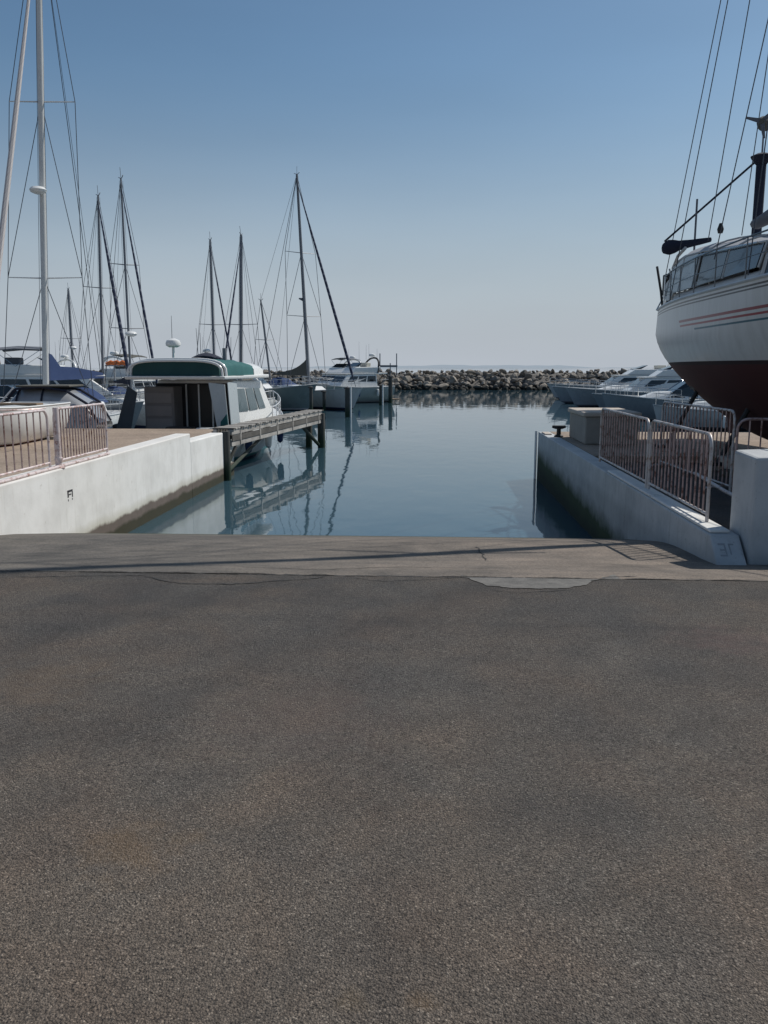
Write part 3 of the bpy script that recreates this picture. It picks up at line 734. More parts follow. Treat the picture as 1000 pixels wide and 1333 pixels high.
    for side in (1, -1):
        for t in (.25, .5):
            m = MB(); m.lathe([(.02, -.62), (.09, -.55), (.11, -.3), (.09, -.08), (.02, -.02)], (side*(half(t)+.10), L*t, sh(t)-.15), 10); m.build('fender', random.choice([GEL, NAVY, GEL]), r)
    return r

# ---- sailing yacht
def sailing_yacht(label, loc, rz, L, B, fb, mast_h, mast_t=.56, boom=3.8, top=W_, bottom=BB, band=(.02, .03, .08), mast_mat=ALU, mast_r=.085, cover=NAVY, head=SAILW, head_r=.055, spreaders=(.45, .75), spr_w=.9, radar=None, lean=0.0, rake=0.0, mizzen=None, wr=.012, group='boats moored in the harbour', back=True, sprayhood=NAVY, cover_h=.3, flag=False, boom_side=0.0, headsail=True, boom_z=1.15, collar=False):
    r = empty('sailing_yacht', loc, rz, label, 'sailing boat', group)
    half, sh, rg = hull(r, L, B, fb, (top, bottom, band), draft=.8, tw=.58, rake=L*.07, sheer=(.02, -.1, .3), fine=1.9, full=.6)
    hb = B/2; d = fb
    m = MB()
    cabin(r, 'coachroof', L*.30, L*.70, hb*.62, hb*.40, d-.1, d+.36, GEL, rake_f=.7, rake_a=.05, win=(.35, .75), wins=((.08, .25), (.3, .5), (.55, .75)), front=False)
    m = MB(); m.loft([[Vector((x*hb*.55, L*yy, d+.3+h*(1-abs(x)**2.5))) for x in (-1, -.8, -.4, 0, .4, .8, 1)] for yy, h in ((.25, .62), (.31, .58), (.37, .05))], closed=False, cap=False); m.build('sprayhood', sprayhood, r)
    def mast(my, z0, h, rr, spr, sw, name='mast', lean=lean, rk=rake):
        topp = Vector((lean, my-rk, z0+h)); base = Vector((0, my, z0))
        mm = MB(); mm.tube([base, base.lerp(topp, .7), topp], [rr, rr, rr*.72], 10); mo = mm.build(name, mast_mat, r)
        tube_part('masthead_gear', [topp+Vector((0, -.35, .12)), topp, topp+Vector((0, .2, .02)), topp+Vector((0, .35, .10))], .02, mast_mat, mo)
        tube_part('wind_vane', [topp, topp+Vector((.05, .1, .5))], .012, mast_mat, mo)
        for f in spr:
            p = base.lerp(topp, f)
            for side in (1, -1): tube_part('spreader', [p, p+Vector((side*sw*(1.1-f*.4), -.12, .04))], [.028, .018], mast_mat, mo)
        for side in (1, -1):
            ch = Vector((side*(half(my/L)-.06), my-.2, sh(my/L)))
            pts = [ch]+[base.lerp(topp, f)+Vector((side*sw*(1.1-f*.4), -.12, .04)) for f in spr]+[topp]
            tube_part('shroud', pts, wr, WIRE, mo, 5)
            if spr: tube_part('shroud', [ch+Vector((0, -.3, 0)), base.lerp(topp, spr[0])], wr, WIRE, mo, 5)
            if len(spr) > 1: tube_part('shroud', [pts[1], base.lerp(topp, spr[1])], wr, WIRE, mo, 5)
        return base, topp, mo
    my = L*mast_t
    base, topp, mo = mast(my, d+.3, mast_h, mast_r, spreaders, spr_w)
    bow = Vector((0, L*1.03, sh(1)+.05))
    a, b = bow, base.lerp(topp, .96)
    if headsail:
        m = MB(); m.tube([a, a.lerp(b, .04), a.lerp(b, .06), a.lerp(b, .25), a.lerp(b, .6), a.lerp(b, .93), b], [wr, wr, head_r, head_r*1.2, head_r, head_r*.45, wr], 8); m.build('furled_headsail', head, r)
        tube_part('forestay', [a.lerp(b, -.0), b+Vector((0, .0, 0))], wr*.8, WIRE, r, 5)
    else: tube_part('forestay', [a, b], wr, WIRE, r, 5)
    if back: tube_part('backstay', [Vector((0, .1, sh(0))), topp], wr, WIRE, r, 5)
    for x in (.09, -.08): tube_part('halyard', [base+Vector((x*2, .25*x, .2)), topp+Vector((x, .02, -.1))], wr*.6, WIRE, r, 5)
    def boomset(my, z, ln, cover, ch, side=0.0):
        A = Vector((0, my-.05, z)); Bm = Vector((side, my-ln, z+.05))
        tube_part('boom', [A, Bm], .05, mast_mat, r)
        rings = []
        for k in range(9):
            t = k/8; p = A.lerp(Bm, t*.97); h = ch*((1.75, 1.55, .80, .76, .72, .62, .52, .42, .3)[k] if collar else 1.7*(1-t)**3+.75-.45*t); wdt = .13-.06*t
            rings.append([p+Vector((wdt*math.cos(q)*(1 if math.sin(q) < 0 else .7), 0, -.06+h*max(0, math.sin(q))-.05*max(0, -math.sin(q)))) for q in [2*math.pi*j/10 for j in range(10)]])
        m = MB(); m.loft(rings); m.build('sail_cover', cover, r)
        tube_part('topping_lift', [Bm, topp], wr*.6, WIRE, r, 5)
        tube_part('mainsheet', [A.lerp(Bm, .8), Vector((0, my-ln*.8, d+.1))], .02, WIRE, r, 5)
    boomset(my, d+boom_z, boom, cover, cover_h, boom_side)
    if mizzen:
        by, tp, mz = mast(L*mizzen[0], d+.1, mizzen[1], mast_r*.75, (.55,), spr_w*.6, name='mizzen_mast', rk=0)
        tube_part('stay', [tp, topp], wr*.6, WIRE, r, 5)
    if radar:
        p = base.lerp(topp, radar); m = MB(); m.tube([p, p+Vector((0, .28, -.05))], .03, 6); br = m.build('radar_bracket', mast_mat, r)
        m = MB(); m.lathe([(.12, -.08), (.26, -.02), (.3, .06), (.24, .14), (.08, .18)], p+Vector((0, .42, 0)), 16); m.build('radar_dome', GEL, br)
    if flag:
        m = MB(); p = base.lerp(topp, .42); m.hexa([p+Vector((.1, 0, -.12)), p+Vector((.45, 0, .02)), p+Vector((.45, .01, .02)), p+Vector((.1, .01, -.12))], [p+Vector((.1, 0, .12)), p+Vector((.45, 0, .1)), p+Vector((.45, .01, .1)), p+Vector((.1, .01, .12))]); m.build('flag', GREYCAN, r)
    rails(r, half, sh, L, .12, .985, .6, 8, L*.07, fb, wr and .1, STEEL, r=.012)
    for side in (1, -1):
        tube_part('pushpit', [(side*hb*.5, .1, d), (side*hb*.5, .1, d+.65), (0 if side > 0 else 0, .02, d+.65)], .014, STEEL, r)
    for t, side in ((.3, 1), (.55, 1), (.3, -1), (.55, -1)):
        m = MB(); m.lathe([(.02, -.62), (.09, -.55), (.11, -.3), (.09, -.08), (.02, -.02)], (side*(half(t)+.10), L*t, sh(t)-.15), 10); m.build('fender', NAVY if side > 0 else GEL, r)
    return r
def facing(px, Y, off):               # 0 = bow straight at the slipway, + = bow swung to the right
    p = at(px, 479, Y); return math.pi+math.atan2(-p.x, p.y)+R_(off)
def mast_at(px, Y, rz, my): return seat_of(at(px, 479, Y).xy, rz, (0, my))
RG = 'boats moored in the harbour'
# heading rz: 0 = bow away, 180 = bow to camera, +90 = bow left, -90 = bow right
sailing_yacht('large sailing yacht with tall white mast, radar dome and navy sail cover at far left', mast_at(57, 31, facing(57, 31, -20), 7.4), facing(57, 31, -20), 12.5, 3.9, 1.15, 17.2, .592, 3.4, mast_mat=WMAST, mast_r=.11, head=SAILW, head_r=.085, spreaders=(.27, .62), spr_w=1.35, radar=.44, wr=.014, cover_h=.62, boom_side=-1.2, boom_z=1.36, collar=True, lean=-.85)
sailing_yacht('distant small mast between the tall white mast and the dark pair', mast_at(95, 70, facing(95, 70, 15), 5), facing(95, 70, 15), 9, 3, .95, 8.0, .56, 3, mast_mat=DMAST, mast_r=.09, headsail=False, spreaders=(.5,), radar=.4, wr=.014)
sailing_yacht('sailing boat with dark mast and dark furled sail, second mast from left group', mast_at(133, 46, facing(133, 46, 17), 6), facing(133, 46, 17), 10.5, 3.3, 1.0, 10.6, .57, 3.2, top=(.45, .46, .47), mast_mat=DMAST, mast_r=.072, head=SAILD, head_r=.085, spreaders=(.55,), spr_w=1.0, cover=TAUPE, lean=-.3)
sailing_yacht('taller slim grey masted sailing boat just left of the green canopy', mast_at(172, 42, facing(172, 42, 16), 6), facing(172, 42, 16), 10, 3.2, 1.0, 10.6, .57, 3.2, mast_mat=DMAST, mast_r=.058, head=SAILD, head_r=.055, spreaders=(.33, .62), spr_w=.85, radar=.30, cover=DNAVY)
sailing_yacht('thin masted sailing boat, left one of the crossing pair behind the green canopy', mast_at(281, 55, facing(281, 55, 17), 6), facing(281, 55, 17), 10, 3.2, 1.0, 9.6, .57, 3.2, mast_mat=DMAST, mast_r=.085, head=SAILD, head_r=.05, spreaders=(.45,), spr_w=.95)
sailing_yacht('thick masted sailing boat, right one of the crossing pair, its furled sail slanting left', mast_at(311, 53, facing(311, 53, -15), 6), facing(311, 53, -15), 10, 3.2, 1.0, 9.6, .57, 3.2, mast_mat=DMAST, mast_r=.105, head=SAILD, head_r=.055, spreaders=(.44,), spr_w=1.1, cover=TAUPE, lean=-.3)
sailing_yacht('ketch with tallest central mast, taupe sail cover and pale hull, bow to the right', mast_at(402, 62, facing(402, 62, 33), 7.6), facing(402, 62, 33), 13, 3.8, 1.25, 14.6, .585, 4.6, top=(.58, .60, .60), bottom=KB, mast_mat=DMAST, mast_r=.105, head=SAILD, head_r=.085, spreaders=(.34, .64), spr_w=1.5, cover=TAUPE, cover_h=.55, mizzen=(.17, 6.6), lean=.75, flag=True, wr=.018)

# ---- green canopied cruiser (hero)
def green_cruiser():
    rz = R_(-7); L, B, fb = 8.3, 3.1, .97
    st = at(226, 479, 24.0)
    r = empty('cabin_cruiser', (st.x, 24.0, WATER), rz, 'white cabin cruiser with green canvas flybridge cover, stern to the quay', 'motor boat', RG)
    half, sh, rg = hull(r, L, B, fb, (W_, BB, (.03, .2, .2)), draft=.5, tw=.92, rake=.7, sheer=(0, -.03, .42), fine=2.6, flare=.25, deck_mat=GEL)
    d = fb; hb = B/2
    # cockpit aft: low transom bulwark, side deck risers, dark saloon bulkhead
    m = MB(); m.box(-hb*.9, hb*.9, .02, .10, d-.05, d+.14); m.build('transom_board', GREYGEL, r, .02)
    h = cabin(r, 'saloon', 1.5, 6.3, hb*.88, hb*.70, d-.05, d+1.55, GEL, rake_f=1.35, rake_a=0, tumble=.14, win=(.40, .84), wins=((.05, .30), (.34, .57), (.61, .80)), glass=paint('blue_window', (.05, .09, .10), .08, dirt=.15, spec=.8))
    m = MB(); m.box(-hb*.80, hb*.80, 1.44, 1.49, d+.0, d+1.45); b = m.build('saloon_bulkhead', SHADE, r)
    m = MB(); m.box(-.25, .98, 1.425, 1.437, d+.05, d+1.38); m.build('door_glass', paint('smoked_door_glass', (.012, .013, .014), .35, dirt=.3, spec=.25), b)
    for x in (-.25, .15, .58, .98): m = MB(); m.box(x-.022, x+.022, 1.40, 1.435, d, d+1.42); m.build('door_frame', GREYGEL, b)
    m = MB(); m.box(-hb*.84, -.36, .75, 1.38, d-.1, d+1.36); lk = m.build('cockpit_locker', paint('dim_locker', (.15, .135, .128), .7), r, .03)
    for k in range(3): m = MB(); m.box(-hb*.80, -.42, .73, .747, d+.12+k*.38, d+.42+k*.38); m.build('locker_door', paint('dim_locker_door', (.19, .17, .16), .7), lk, .01)
    # roof overhang over cockpit
    zr = d+1.58
    m = MB(); m.hexa([(-hb*.97, .0, zr), (hb*.97, .0, zr), (hb*.80, 4.9, zr), (-hb*.80, 4.9, zr)], [(-hb*.99, -.04, zr+.10), (hb*.99, -.04, zr+.10), (hb*.80, 4.95, zr+.12), (-hb*.80, 4.95, zr+.12)]); m.build('roof', GEL, r, .035)
    # flybridge coaming and canvas cover: arched profile across, lofted forward
    def ring(y, w, h, z, n=14, ex=.42):
        pts = []
        for k in range(n+1):
            a = math.pi*k/n; c, s = math.cos(a), math.sin(a)
            pts.append(Vector((w*(abs(c)**.55)*(1 if c > 0 else -1), y, z+h*abs(s)**ex)))
        return pts
    z0 = zr+.105
    m = MB(); m.loft([ring(.12, hb*.86, .40, z0), ring(.7, hb*.90, .46, z0), ring(1.9, hb*.88, .46, z0)]); m.build('canvas_cover', DTEAL, r)
    m = MB()
    rr = ring(.06, hb*.93, .45, z0-.02, ex=.55); m.tube(rr, .035, 8); rr = ring(.3, hb*.94, .49, z0-.02, ex=.55); m.tube(rr, .045, 8); m.build('arch_rim', GEL, r)
    m = MB(); m.loft([ring(.34, hb*.925, .485, z0), ring(1.2, hb*.93, .50, z0), ring(1.9, hb*.91, .50, z0)], cap=False); m.build('arch_top', TEAL, r)
    m = MB(); m.loft([ring(1.9, hb*.84, .42, z0), ring(3.0, hb*.82, .44, z0), ring(3.4, hb*.80, .40, z0)]); m.build('canvas_cover', TEAL, r)
    m = MB(); m.loft([ring(3.3, hb*.82, .36, z0), ring(4.0, hb*.80, .40, z0), ring(4.6, hb*.74, .30, z0), ring(5.1, hb*.60, .08, z0-.05)]); m.build('flybridge_front', GEL, r)
    # side canvas wings
    for side, mt in ((-1, DTEAL), (1, TEAL)):
        m = MB(); x = side*hb
        if side < 0: q = [(x*1.25, .05, d+.0), (x*.98, .2, d+.0), (x*.80, .2, d+1.2), (x*.93, .02, d+1.4)]; mt = paint('slate_canvas', (.045, .06, .075), .8)
        else: q = [(x*.82, .05, d+.0), (x*1.03, .05, d+.0), (x*.97, .02, d+1.45), (x*.66, .02, d+1.5)]; mt = TEAL
        n = (Vector(q[1])-Vector(q[0])).cross(Vector(q[3])-Vector(q[0])).normalized()*.012
        m.hexa([Vector(p)-n for p in q], [Vector(p)+n for p in q]); m.build('side_curtain', mt if side < 0 else paint('grey_green_vinyl', (.42, .47, .49), .3), r)
        if side > 0: m = MB(); q = [(x*.86, .02, d), (x*1.04, .02, d), (x*1.0, .0, d+.62), (x*.88, .0, d+.40)]; m.hexa([Vector(p) for p in q], [Vector(p)-Vector((0, .02, 0)) for p in q]); m.build('curtain_hem', TEAL, r)
    m = MB(); q = [(hb*.96, .5, d), (hb*.90, 1.5, d), (hb*.84, 1.5, d+1.5), (hb*.90, .5, d+1.5)]
    m.hexa(q, [Vector(p)+Vector((.02, 0, 0)) for p in q]); m.build('side_curtain', paint('grey_green_vinyl', (.42, .47, .49), .3), r)
    # radar, navy seat cover, mast stub, aerials
    radome(r, (-.38, .9, z0+.4), .22, .42)
    m = MB(); m.loft([[Vector((x, y, z0+.48+h*(1-((x-.5)/.48)**2))) for x in (.05, .25, .5, .75, .95)]+[Vector((x, y, z0+.42)) for x in (.95, .5, .05)] for y, h in ((1.0, .1), (1.25, .2), (1.5, .1))]); m.build('seat_cover', DNAVY, r)
    m = MB(); m.box(1.02, 1.12, 1.2, 1.3, z0+.3, z0+.8); m.build('light_mast', DMAST, r)
    for x in (.3, .55, .8): tube_part('seat_leg', [(x, 1.25, z0+.4), (x, 1.25, z0+.6)], .02, STEEL, r)
    for p in ((-.55, 1.2, 1.3), (.1, 1.6, .95), (.35, 1.2, .8), (.9, 2.2, .7), (1.1, 2.6, .8)): antenna(r, (p[0], p[1], z0+.45), p[2])
    rails(r, half, sh, L, .55, .985, .62, 6, .7, fb, mat=paint('white_rail', (.6, .6, .6), .3), r=.018)
    for t in (.2, .42, .6):
        m = MB(); m.lathe([(.02, -.62), (.1, -.55), (.12, -.3), (.1, -.08), (.02, -.02)], (half(t)+.08, L*t, sh(t)-.02), 10); m.build('fender', NAVY if t != .42 else GEL, r)
    m = MB(); m.box(-.3, .5, -.1, .25, d+.14, d+.24); m.build('stern_cushion', BLACK, r, .04)
    m = MB(); m.box(.62, 1.15, -.1, .3, d+.14, d+.22); m.build('stern_cushion', GEL, r, .04)
    return r
green_cruiser()

# ---- cuddy boat with navy framed camper canvas
def cuddy():
    L, B, fb = 5.0, 2.1, 1.15; rz = R_(97)
    p = at(155, 479, 24.6)
    r = empty('cuddy_boat', (p.x-.25, 24.6, WATER), rz, 'small white cuddy boat under a navy framed clear camper hood', 'motor boat', RG)
    half, sh, rg = hull(r, L, B, fb, (W_, BB, (.05, .05, .06)), draft=.4, tw=.9, rake=.5, sheer=(0, -.02, .22), flare=.2, deck_mat=GEL)
    d = fb; hb = B/2
    cabin(r, 'foredeck_house', 2.7, 4.4, hb*.7, hb*.35, d-.05, d+.28, GEL, rake_f=.8, win=(.3, .75), wins=((.15, .5),), front=False)
    # hood: arched ribs with clear panels, windscreen bar slanting forward
    prof = [(.25, d+.15), (.55, d+.72), (1.1, d+1.08), (1.8, d+1.2), (2.5, d+1.14), (3.0, d+.55), (3.35, d+.18)]
    def yz(k): return prof[k]
    rings = []
    for (y, z) in prof:
        hgt = z-d; rings.append([Vector((hb*.88*math.cos(a)*(1-.12*hgt), y, d+.02+(hgt)*abs(math.sin(a))**.45)) for a in [math.pi*k/12 for k in range(13)]])
    m = MB(); m.loft(rings, closed=False, cap=False); m.build('clear_hood', paint('hood_vinyl', (.30, .31, .33), .15, dirt=.4, spec=.8), r)
    for side in (1, -1):
        fr = [Vector((side*(hb*.90), y, z)) for y, z in prof]
        m = MB(); m.tube([Vector((side*hb*.66, y, z+.0)) for y, z in prof], .04, 6); m.build('hood_frame', DNAVY, r)
        for k in (1, 3, 4):
            y, z = prof[k]; hgt = z-d
            m = MB(); m.tube([Vector((side*hb*.905*math.cos(a)*(1-.12*hgt), y, d+.02+hgt*1.01*abs(math.sin(a))**.45)) for a in [math.pi/2*j/7 for j in range(8)]], .028, 6); m.build('hood_rib', DNAVY, r)
        tube_part('windscreen_bar', [(side*hb*.86, 3.45, d+.15), (side*hb*.70, 2.55, d+1.18)], .025, GEL, r)
    m = MB(); m.box(-hb*.7, hb*.7, 1.0, 2.5, d+1.19, d+1.24); m.build('hood_top', TAUPE, r, .02)
    rails(r, half, sh, L, .55, .97, .35, 5, .5, fb, r=.014)
    m = MB(); m.box(-.2, .2, -.35, .02, .5, 1.25); m.build('outboard_motor', BLACK, r, .08)
cuddy()

# ---- white hull stored on the left quay
def quay_hull():
    r = empty('small_boat', (-9.35, 19.9, .06), R_(180), 'small white boat hull resting on the left quay behind the barriers', 'dinghy')
    hull(r, 4.6, 1.55, .76, ((.70, .71, .70), (.45, .12, .05), (.70, .71, .70)), draft=.10, tw=.94, rake=.35, sheer=(0, 0, .12), full=.22, bilge=.3, zboot=-.02, rail_mat=GEL, deck_mat=GREYGEL)
    m = MB(); m.box(-.5, .5, .9, 1.25, .66, .8); m.build('thwart', TEAK, r, .02)
    m = MB(); m.loft([[Vector((.80, 1.0+.42*math.cos(a), .50+.20*math.sin(a))) for a in [2*math.pi*k/14 for k in range(14)]], [Vector((.83, 1.0+.36*math.cos(a), .50+.15*math.sin(a))) for a in [2*math.pi*k/14 for k in range(14)]]]); m.build('side_pad', GREYCAN, r)
    for y in (.6, 3.2): m = MB(); m.box(-.6, .6, y, y+.15, -.16, -.03); m.build('chock', PLANKD, r)
quay_hull()

# ---- other boats on the left
MY = motor_yacht
MY('motor_yacht', 'big grey white flybridge yacht at the left picture edge behind the tall mast', (at(-30, 479, 42).x-2, 42.5, WATER), R_(-72), 12, 4.0, 1.45, 'fly', top=W_, canvas=GREYCAN)
MY('motor_yacht', 'low grey yacht under the blue sail cover at far left', (at(-60, 479, 36).x-1, 35.5, WATER), R_(-80), 8.5, 3.0, 1.15, 'sport', top=(.2, .22, .24), canvas=None)
MY('motor_yacht', 'small flybridge boat seen between the dark mast and the green canopy', (at(150, 479, 54).x, 51, WATER), R_(-20), 8.5, 3.0, 1.2, 'fly', top=(.4, .4, .38), canvas=TAUPE)
MY('motor_yacht', 'far white boat left of the dark mast with low cabin', (at(105, 479, 62).x, 62, WATER), R_(160), 8, 2.8, 1.1, 'fly')
MY('motor_yacht', 'white flybridge cruiser with dark green hull right behind the green canopied cruiser', (at(240, 479, 58).x, 58, WATER), R_(-92), 8.6, 3.1, 1.45, 'fly', top=(.16, .20, .20), bottom=KB, band=(.4, .4, .4), arch_mat=DMAST, canvas=None)
MY('motor_yacht', 'green grey cruiser with black looped radar arch, outermost of the left moorings', (at(508, 479, 74).x-.3, 73, WATER), R_(128), 7.6, 3.0, 1.35, 'fly', top=(.30, .34, .33), bottom=KB, band=(.3, .3, .3), arch_mat=BLACK)
MY('motor_yacht', 'grey sport cruiser moored between the ketch and the outermost cruiser', (at(470, 479, 82).x, 84, WATER), R_(150), 9, 3.1, 1.3, 'fly', top=(.3, .31, .33), bottom=KB, canvas=GREYCAN)
# orange lifebuoy on pontoon clutter
w = empty('life_raft', (*at(149, 478, 45).xy, 1.72), 0, 'orange bundle of life jackets on the boat left of the green canopy', 'life raft')
m = MB()
for k in range(3): m.tube([(-.45+k*.32, 0, .10+.06*(k % 2)), (-.2+k*.32, .1, .2), (.05+k*.3, 0, .12)], [.09, .13, .09], 8)
m.build('bundle', ORANGE, w)
m = MB(); m.tube([(0, 0, -2.9), (0, 0, .05)], .05, 8); m.tube([(-.5, 0, .03), (.5, 0, .03)], .04, 6); m.build('support_post', ALU, w)

# ---- right hand boats, bows to the left; hull colours darkened to carry their shade
def bow_left(px, Y, rz, L): return (at(px, 479, Y).x+L*1.05, Y, WATER)
MY('motor_yacht', 'farthest flybridge yacht of the right row, its bow against the boulders', bow_left(716, 80, 0, 13), R_(90), 13, 4, 1.15, 'fly', top=(.5, .51, .52), bottom=KB)
MY('motor_yacht', 'second yacht of the right row with shade darkened hull and pale foredeck', bow_left(722, 71, 0, 12.5), R_(92), 12.5, 3.8, 1.1, 'sport', top=(.30, .33, .36), bottom=KB, band=(.1, .1, .12))
MY('motor_yacht', 'flybridge yacht of the right row with radar mast and wide side windows', bow_left(742, 64, 0, 11.5), R_(88), 11.5, 3.8, 1.15, 'fly', top=(.30, .33, .36), bottom=KB, band=(.1, .1, .12), canvas=GREYCAN)
MY('motor_yacht', 'low sports yacht with shade darkened hull in the right row', bow_left(775, 56, 0, 10.5), R_(91), 10.5, 3.4, 1.0, 'sport', top=(.22, .25, .28), bottom=KB, band=(.1, .1, .12), canvas=GREYCAN)
MY('motor_yacht', 'nearest boat of the right row, shade darkened hull and white cluttered cockpit', bow_left(788, 48, 0, 7.0), R_(90), 7.0, 2.6, 1.2, 'sport', top=(.22, .25, .28), bottom=KB, band=(.3, .3, .3), arch_mat=STEEL, dome=False)
MY('motor_yacht', 'small white open boat just left of the red keel', bow_left(852, 41, 0, 5.2), R_(94), 5.2, 2.1, .95, 'sport', top=(.45, .46, .47), bottom=KB, arch_mat=GEL, dome=False)
# pontoon the right boats lie to
m = MB(); m.box(-1, 1, -26, 26, -.3, .55); o = m.build('pontoon', PLANK, bevel=.05); o.location = (at(965, 479, 60).x+7.5, 64, WATER); tag(o, 'long grey mooring pontoon behind the right row of yachts', 'pontoon')
# mooring piles
for px, Y, top, lab in ((404, 55, .35, 'dark mooring pile under the tallest central mast'), (452, 50, .42, 'tall two tone mooring pile at the bow of the ketch'), (421, 58, .0, 'short mooring pile beside the pale hull'), (508, 70, .9, 'outermost mooring pile right of the looped arch cruiser'), (495, 66, .25, 'low mooring pile beside the outermost cruiser'), (346, 52, -.1, 'mooring pile in front of the dark green hull')):
    p = at(px, 479, Y); w = empty('mooring_pile', (p.x, Y, 0), 0, lab, 'mooring pile')
    m = MB(); m.tube([(0, 0, -4), (.03, 0, top)], .17 if px in (452, 508) else .11, 10); m.build('pile_shaft', PILE, w)
    if px in (452, 495): m = MB(); m.tube([(.2, -.05, WATER-.2), (.2, -.05, top+.1)], .06, 8); m.build('white_sleeve', GEL, w)
    m = MB(); m.lathe([(.19, top), (.19, top+.05), (.02, top+.14)], n=10); m.build('pile_cap', BLACK, w)
# harbour mouth markers
w = empty('harbour_beacon', (*at(504, 479, 108).xy, 1.2), 0, 'pair of thin harbour marker posts on the left end of the open boulders', 'beacon')
for x in (-.9, 1.2, .4): m = MB(); m.tube([(x, 0, -.5), (x, 0, 2.2 if x != .4 else 1.0)], .07, 6); m.build('post', DMAST, w)
m = MB(); m.box(-1.0, 1.3, -.1, .1, .5, .75); m.build('crossbar', DMAST, w)

# ------------------------------------------------------------------ breakwater of boulders
BY = 112.0
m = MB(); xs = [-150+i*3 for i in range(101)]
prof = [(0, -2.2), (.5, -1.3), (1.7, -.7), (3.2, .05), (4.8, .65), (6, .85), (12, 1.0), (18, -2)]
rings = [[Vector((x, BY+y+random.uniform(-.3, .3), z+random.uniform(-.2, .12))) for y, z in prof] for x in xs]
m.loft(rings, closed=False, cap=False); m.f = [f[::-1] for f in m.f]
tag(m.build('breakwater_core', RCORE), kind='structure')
def rock_mesh(i, seed):
    rnd = random.Random(seed); import bmesh
    bm = bmesh.new(); bmesh.ops.create_icosphere(bm, subdivisions=2, radius=1)
    ax = [Vector((rnd.gauss(0, 1), rnd.gauss(0, 1), rnd.gauss(0, 1))).normalized() for _ in range(13)]; dd = [rnd.uniform(.42, .8) for _ in ax]
    for v in bm.verts:
        for a, d in zip(ax, dd):
            k = v.co.dot(a)
            if k > d: v.co -= a*(k-d)
        v.co += Vector((rnd.uniform(-.03, .03), rnd.uniform(-.03, .03), rnd.uniform(-.03, .03)))
        v.co.x *= 1.25; v.co.z *= .85
    me = bpy.data.meshes.new('boulder'); bm.to_mesh(me); bm.free(); me.materials.append(ROCK); return me
RM = [rock_mesh(i, 40+i) for i in range(10)]
rl = random.Random(3); spots = []
x = -72.0
while x < 46:
    for row, (dy, z) in enumerate(((.2, -1.2), (.8, -.85), (1.5, -.5), (2.3, -.12), (3.2, .25), (4.1, .6), (5.0, .95), (6.0, .95))):
        s = rl.choice((rl.uniform(.22, .4), rl.uniform(.3, .62), rl.uniform(.3, .45), rl.uniform(.55, .85)))*(1.0 if row < 6 else .85)
        spots.append((x+rl.uniform(-.5, .5)+row*.4, BY+dy+rl.uniform(-.4, .3), z+rl.uniform(-.15, .2), s))
    x += rl.uniform(.5, .8)
def show(p):                          # how open the view of that stretch is from the slipway
    px = 562+1116*p[0]/p[1]; return 0 if 500 < px < 730 else (abs(px-615))
spots.sort(key=show)
for p in spots[:300]:
    o = bpy.data.objects.new('boulder', rl.choice(RM)); COL.objects.link(o)
    o.location = p[:3]; o.scale = (p[3], p[3]*rl.uniform(.8, 1.1), p[3]*rl.uniform(.7, 1.0)); o.rotation_euler = (rl.uniform(-.6, .6), rl.uniform(-.6, .6), rl.uniform(0, 6.28))
    tag(o, 'rough grey brown boulder in the breakwater across the harbour', 'boulder', 'boulders of the breakwater')
m = MB()
for p in spots[300:]:
    me = rl.choice(RM); M = Matrix.Translation(Vector(p[:3])) @ Matrix.Rotation(rl.uniform(0, 6.28), 4, 'Z') @ Matrix.Rotation(rl.uniform(-.6, .6), 4, 'X') @ Matrix.Scale(p[3], 4)
    m.add([M@v.co for v in me.vertices], [tuple(q.vertices) for q in me.polygons])
tag(m.build('breakwater_rubble', ROCK), 'heaped breakwater boulders half hidden behind the moored boats', 'rubble', kind='stuff')

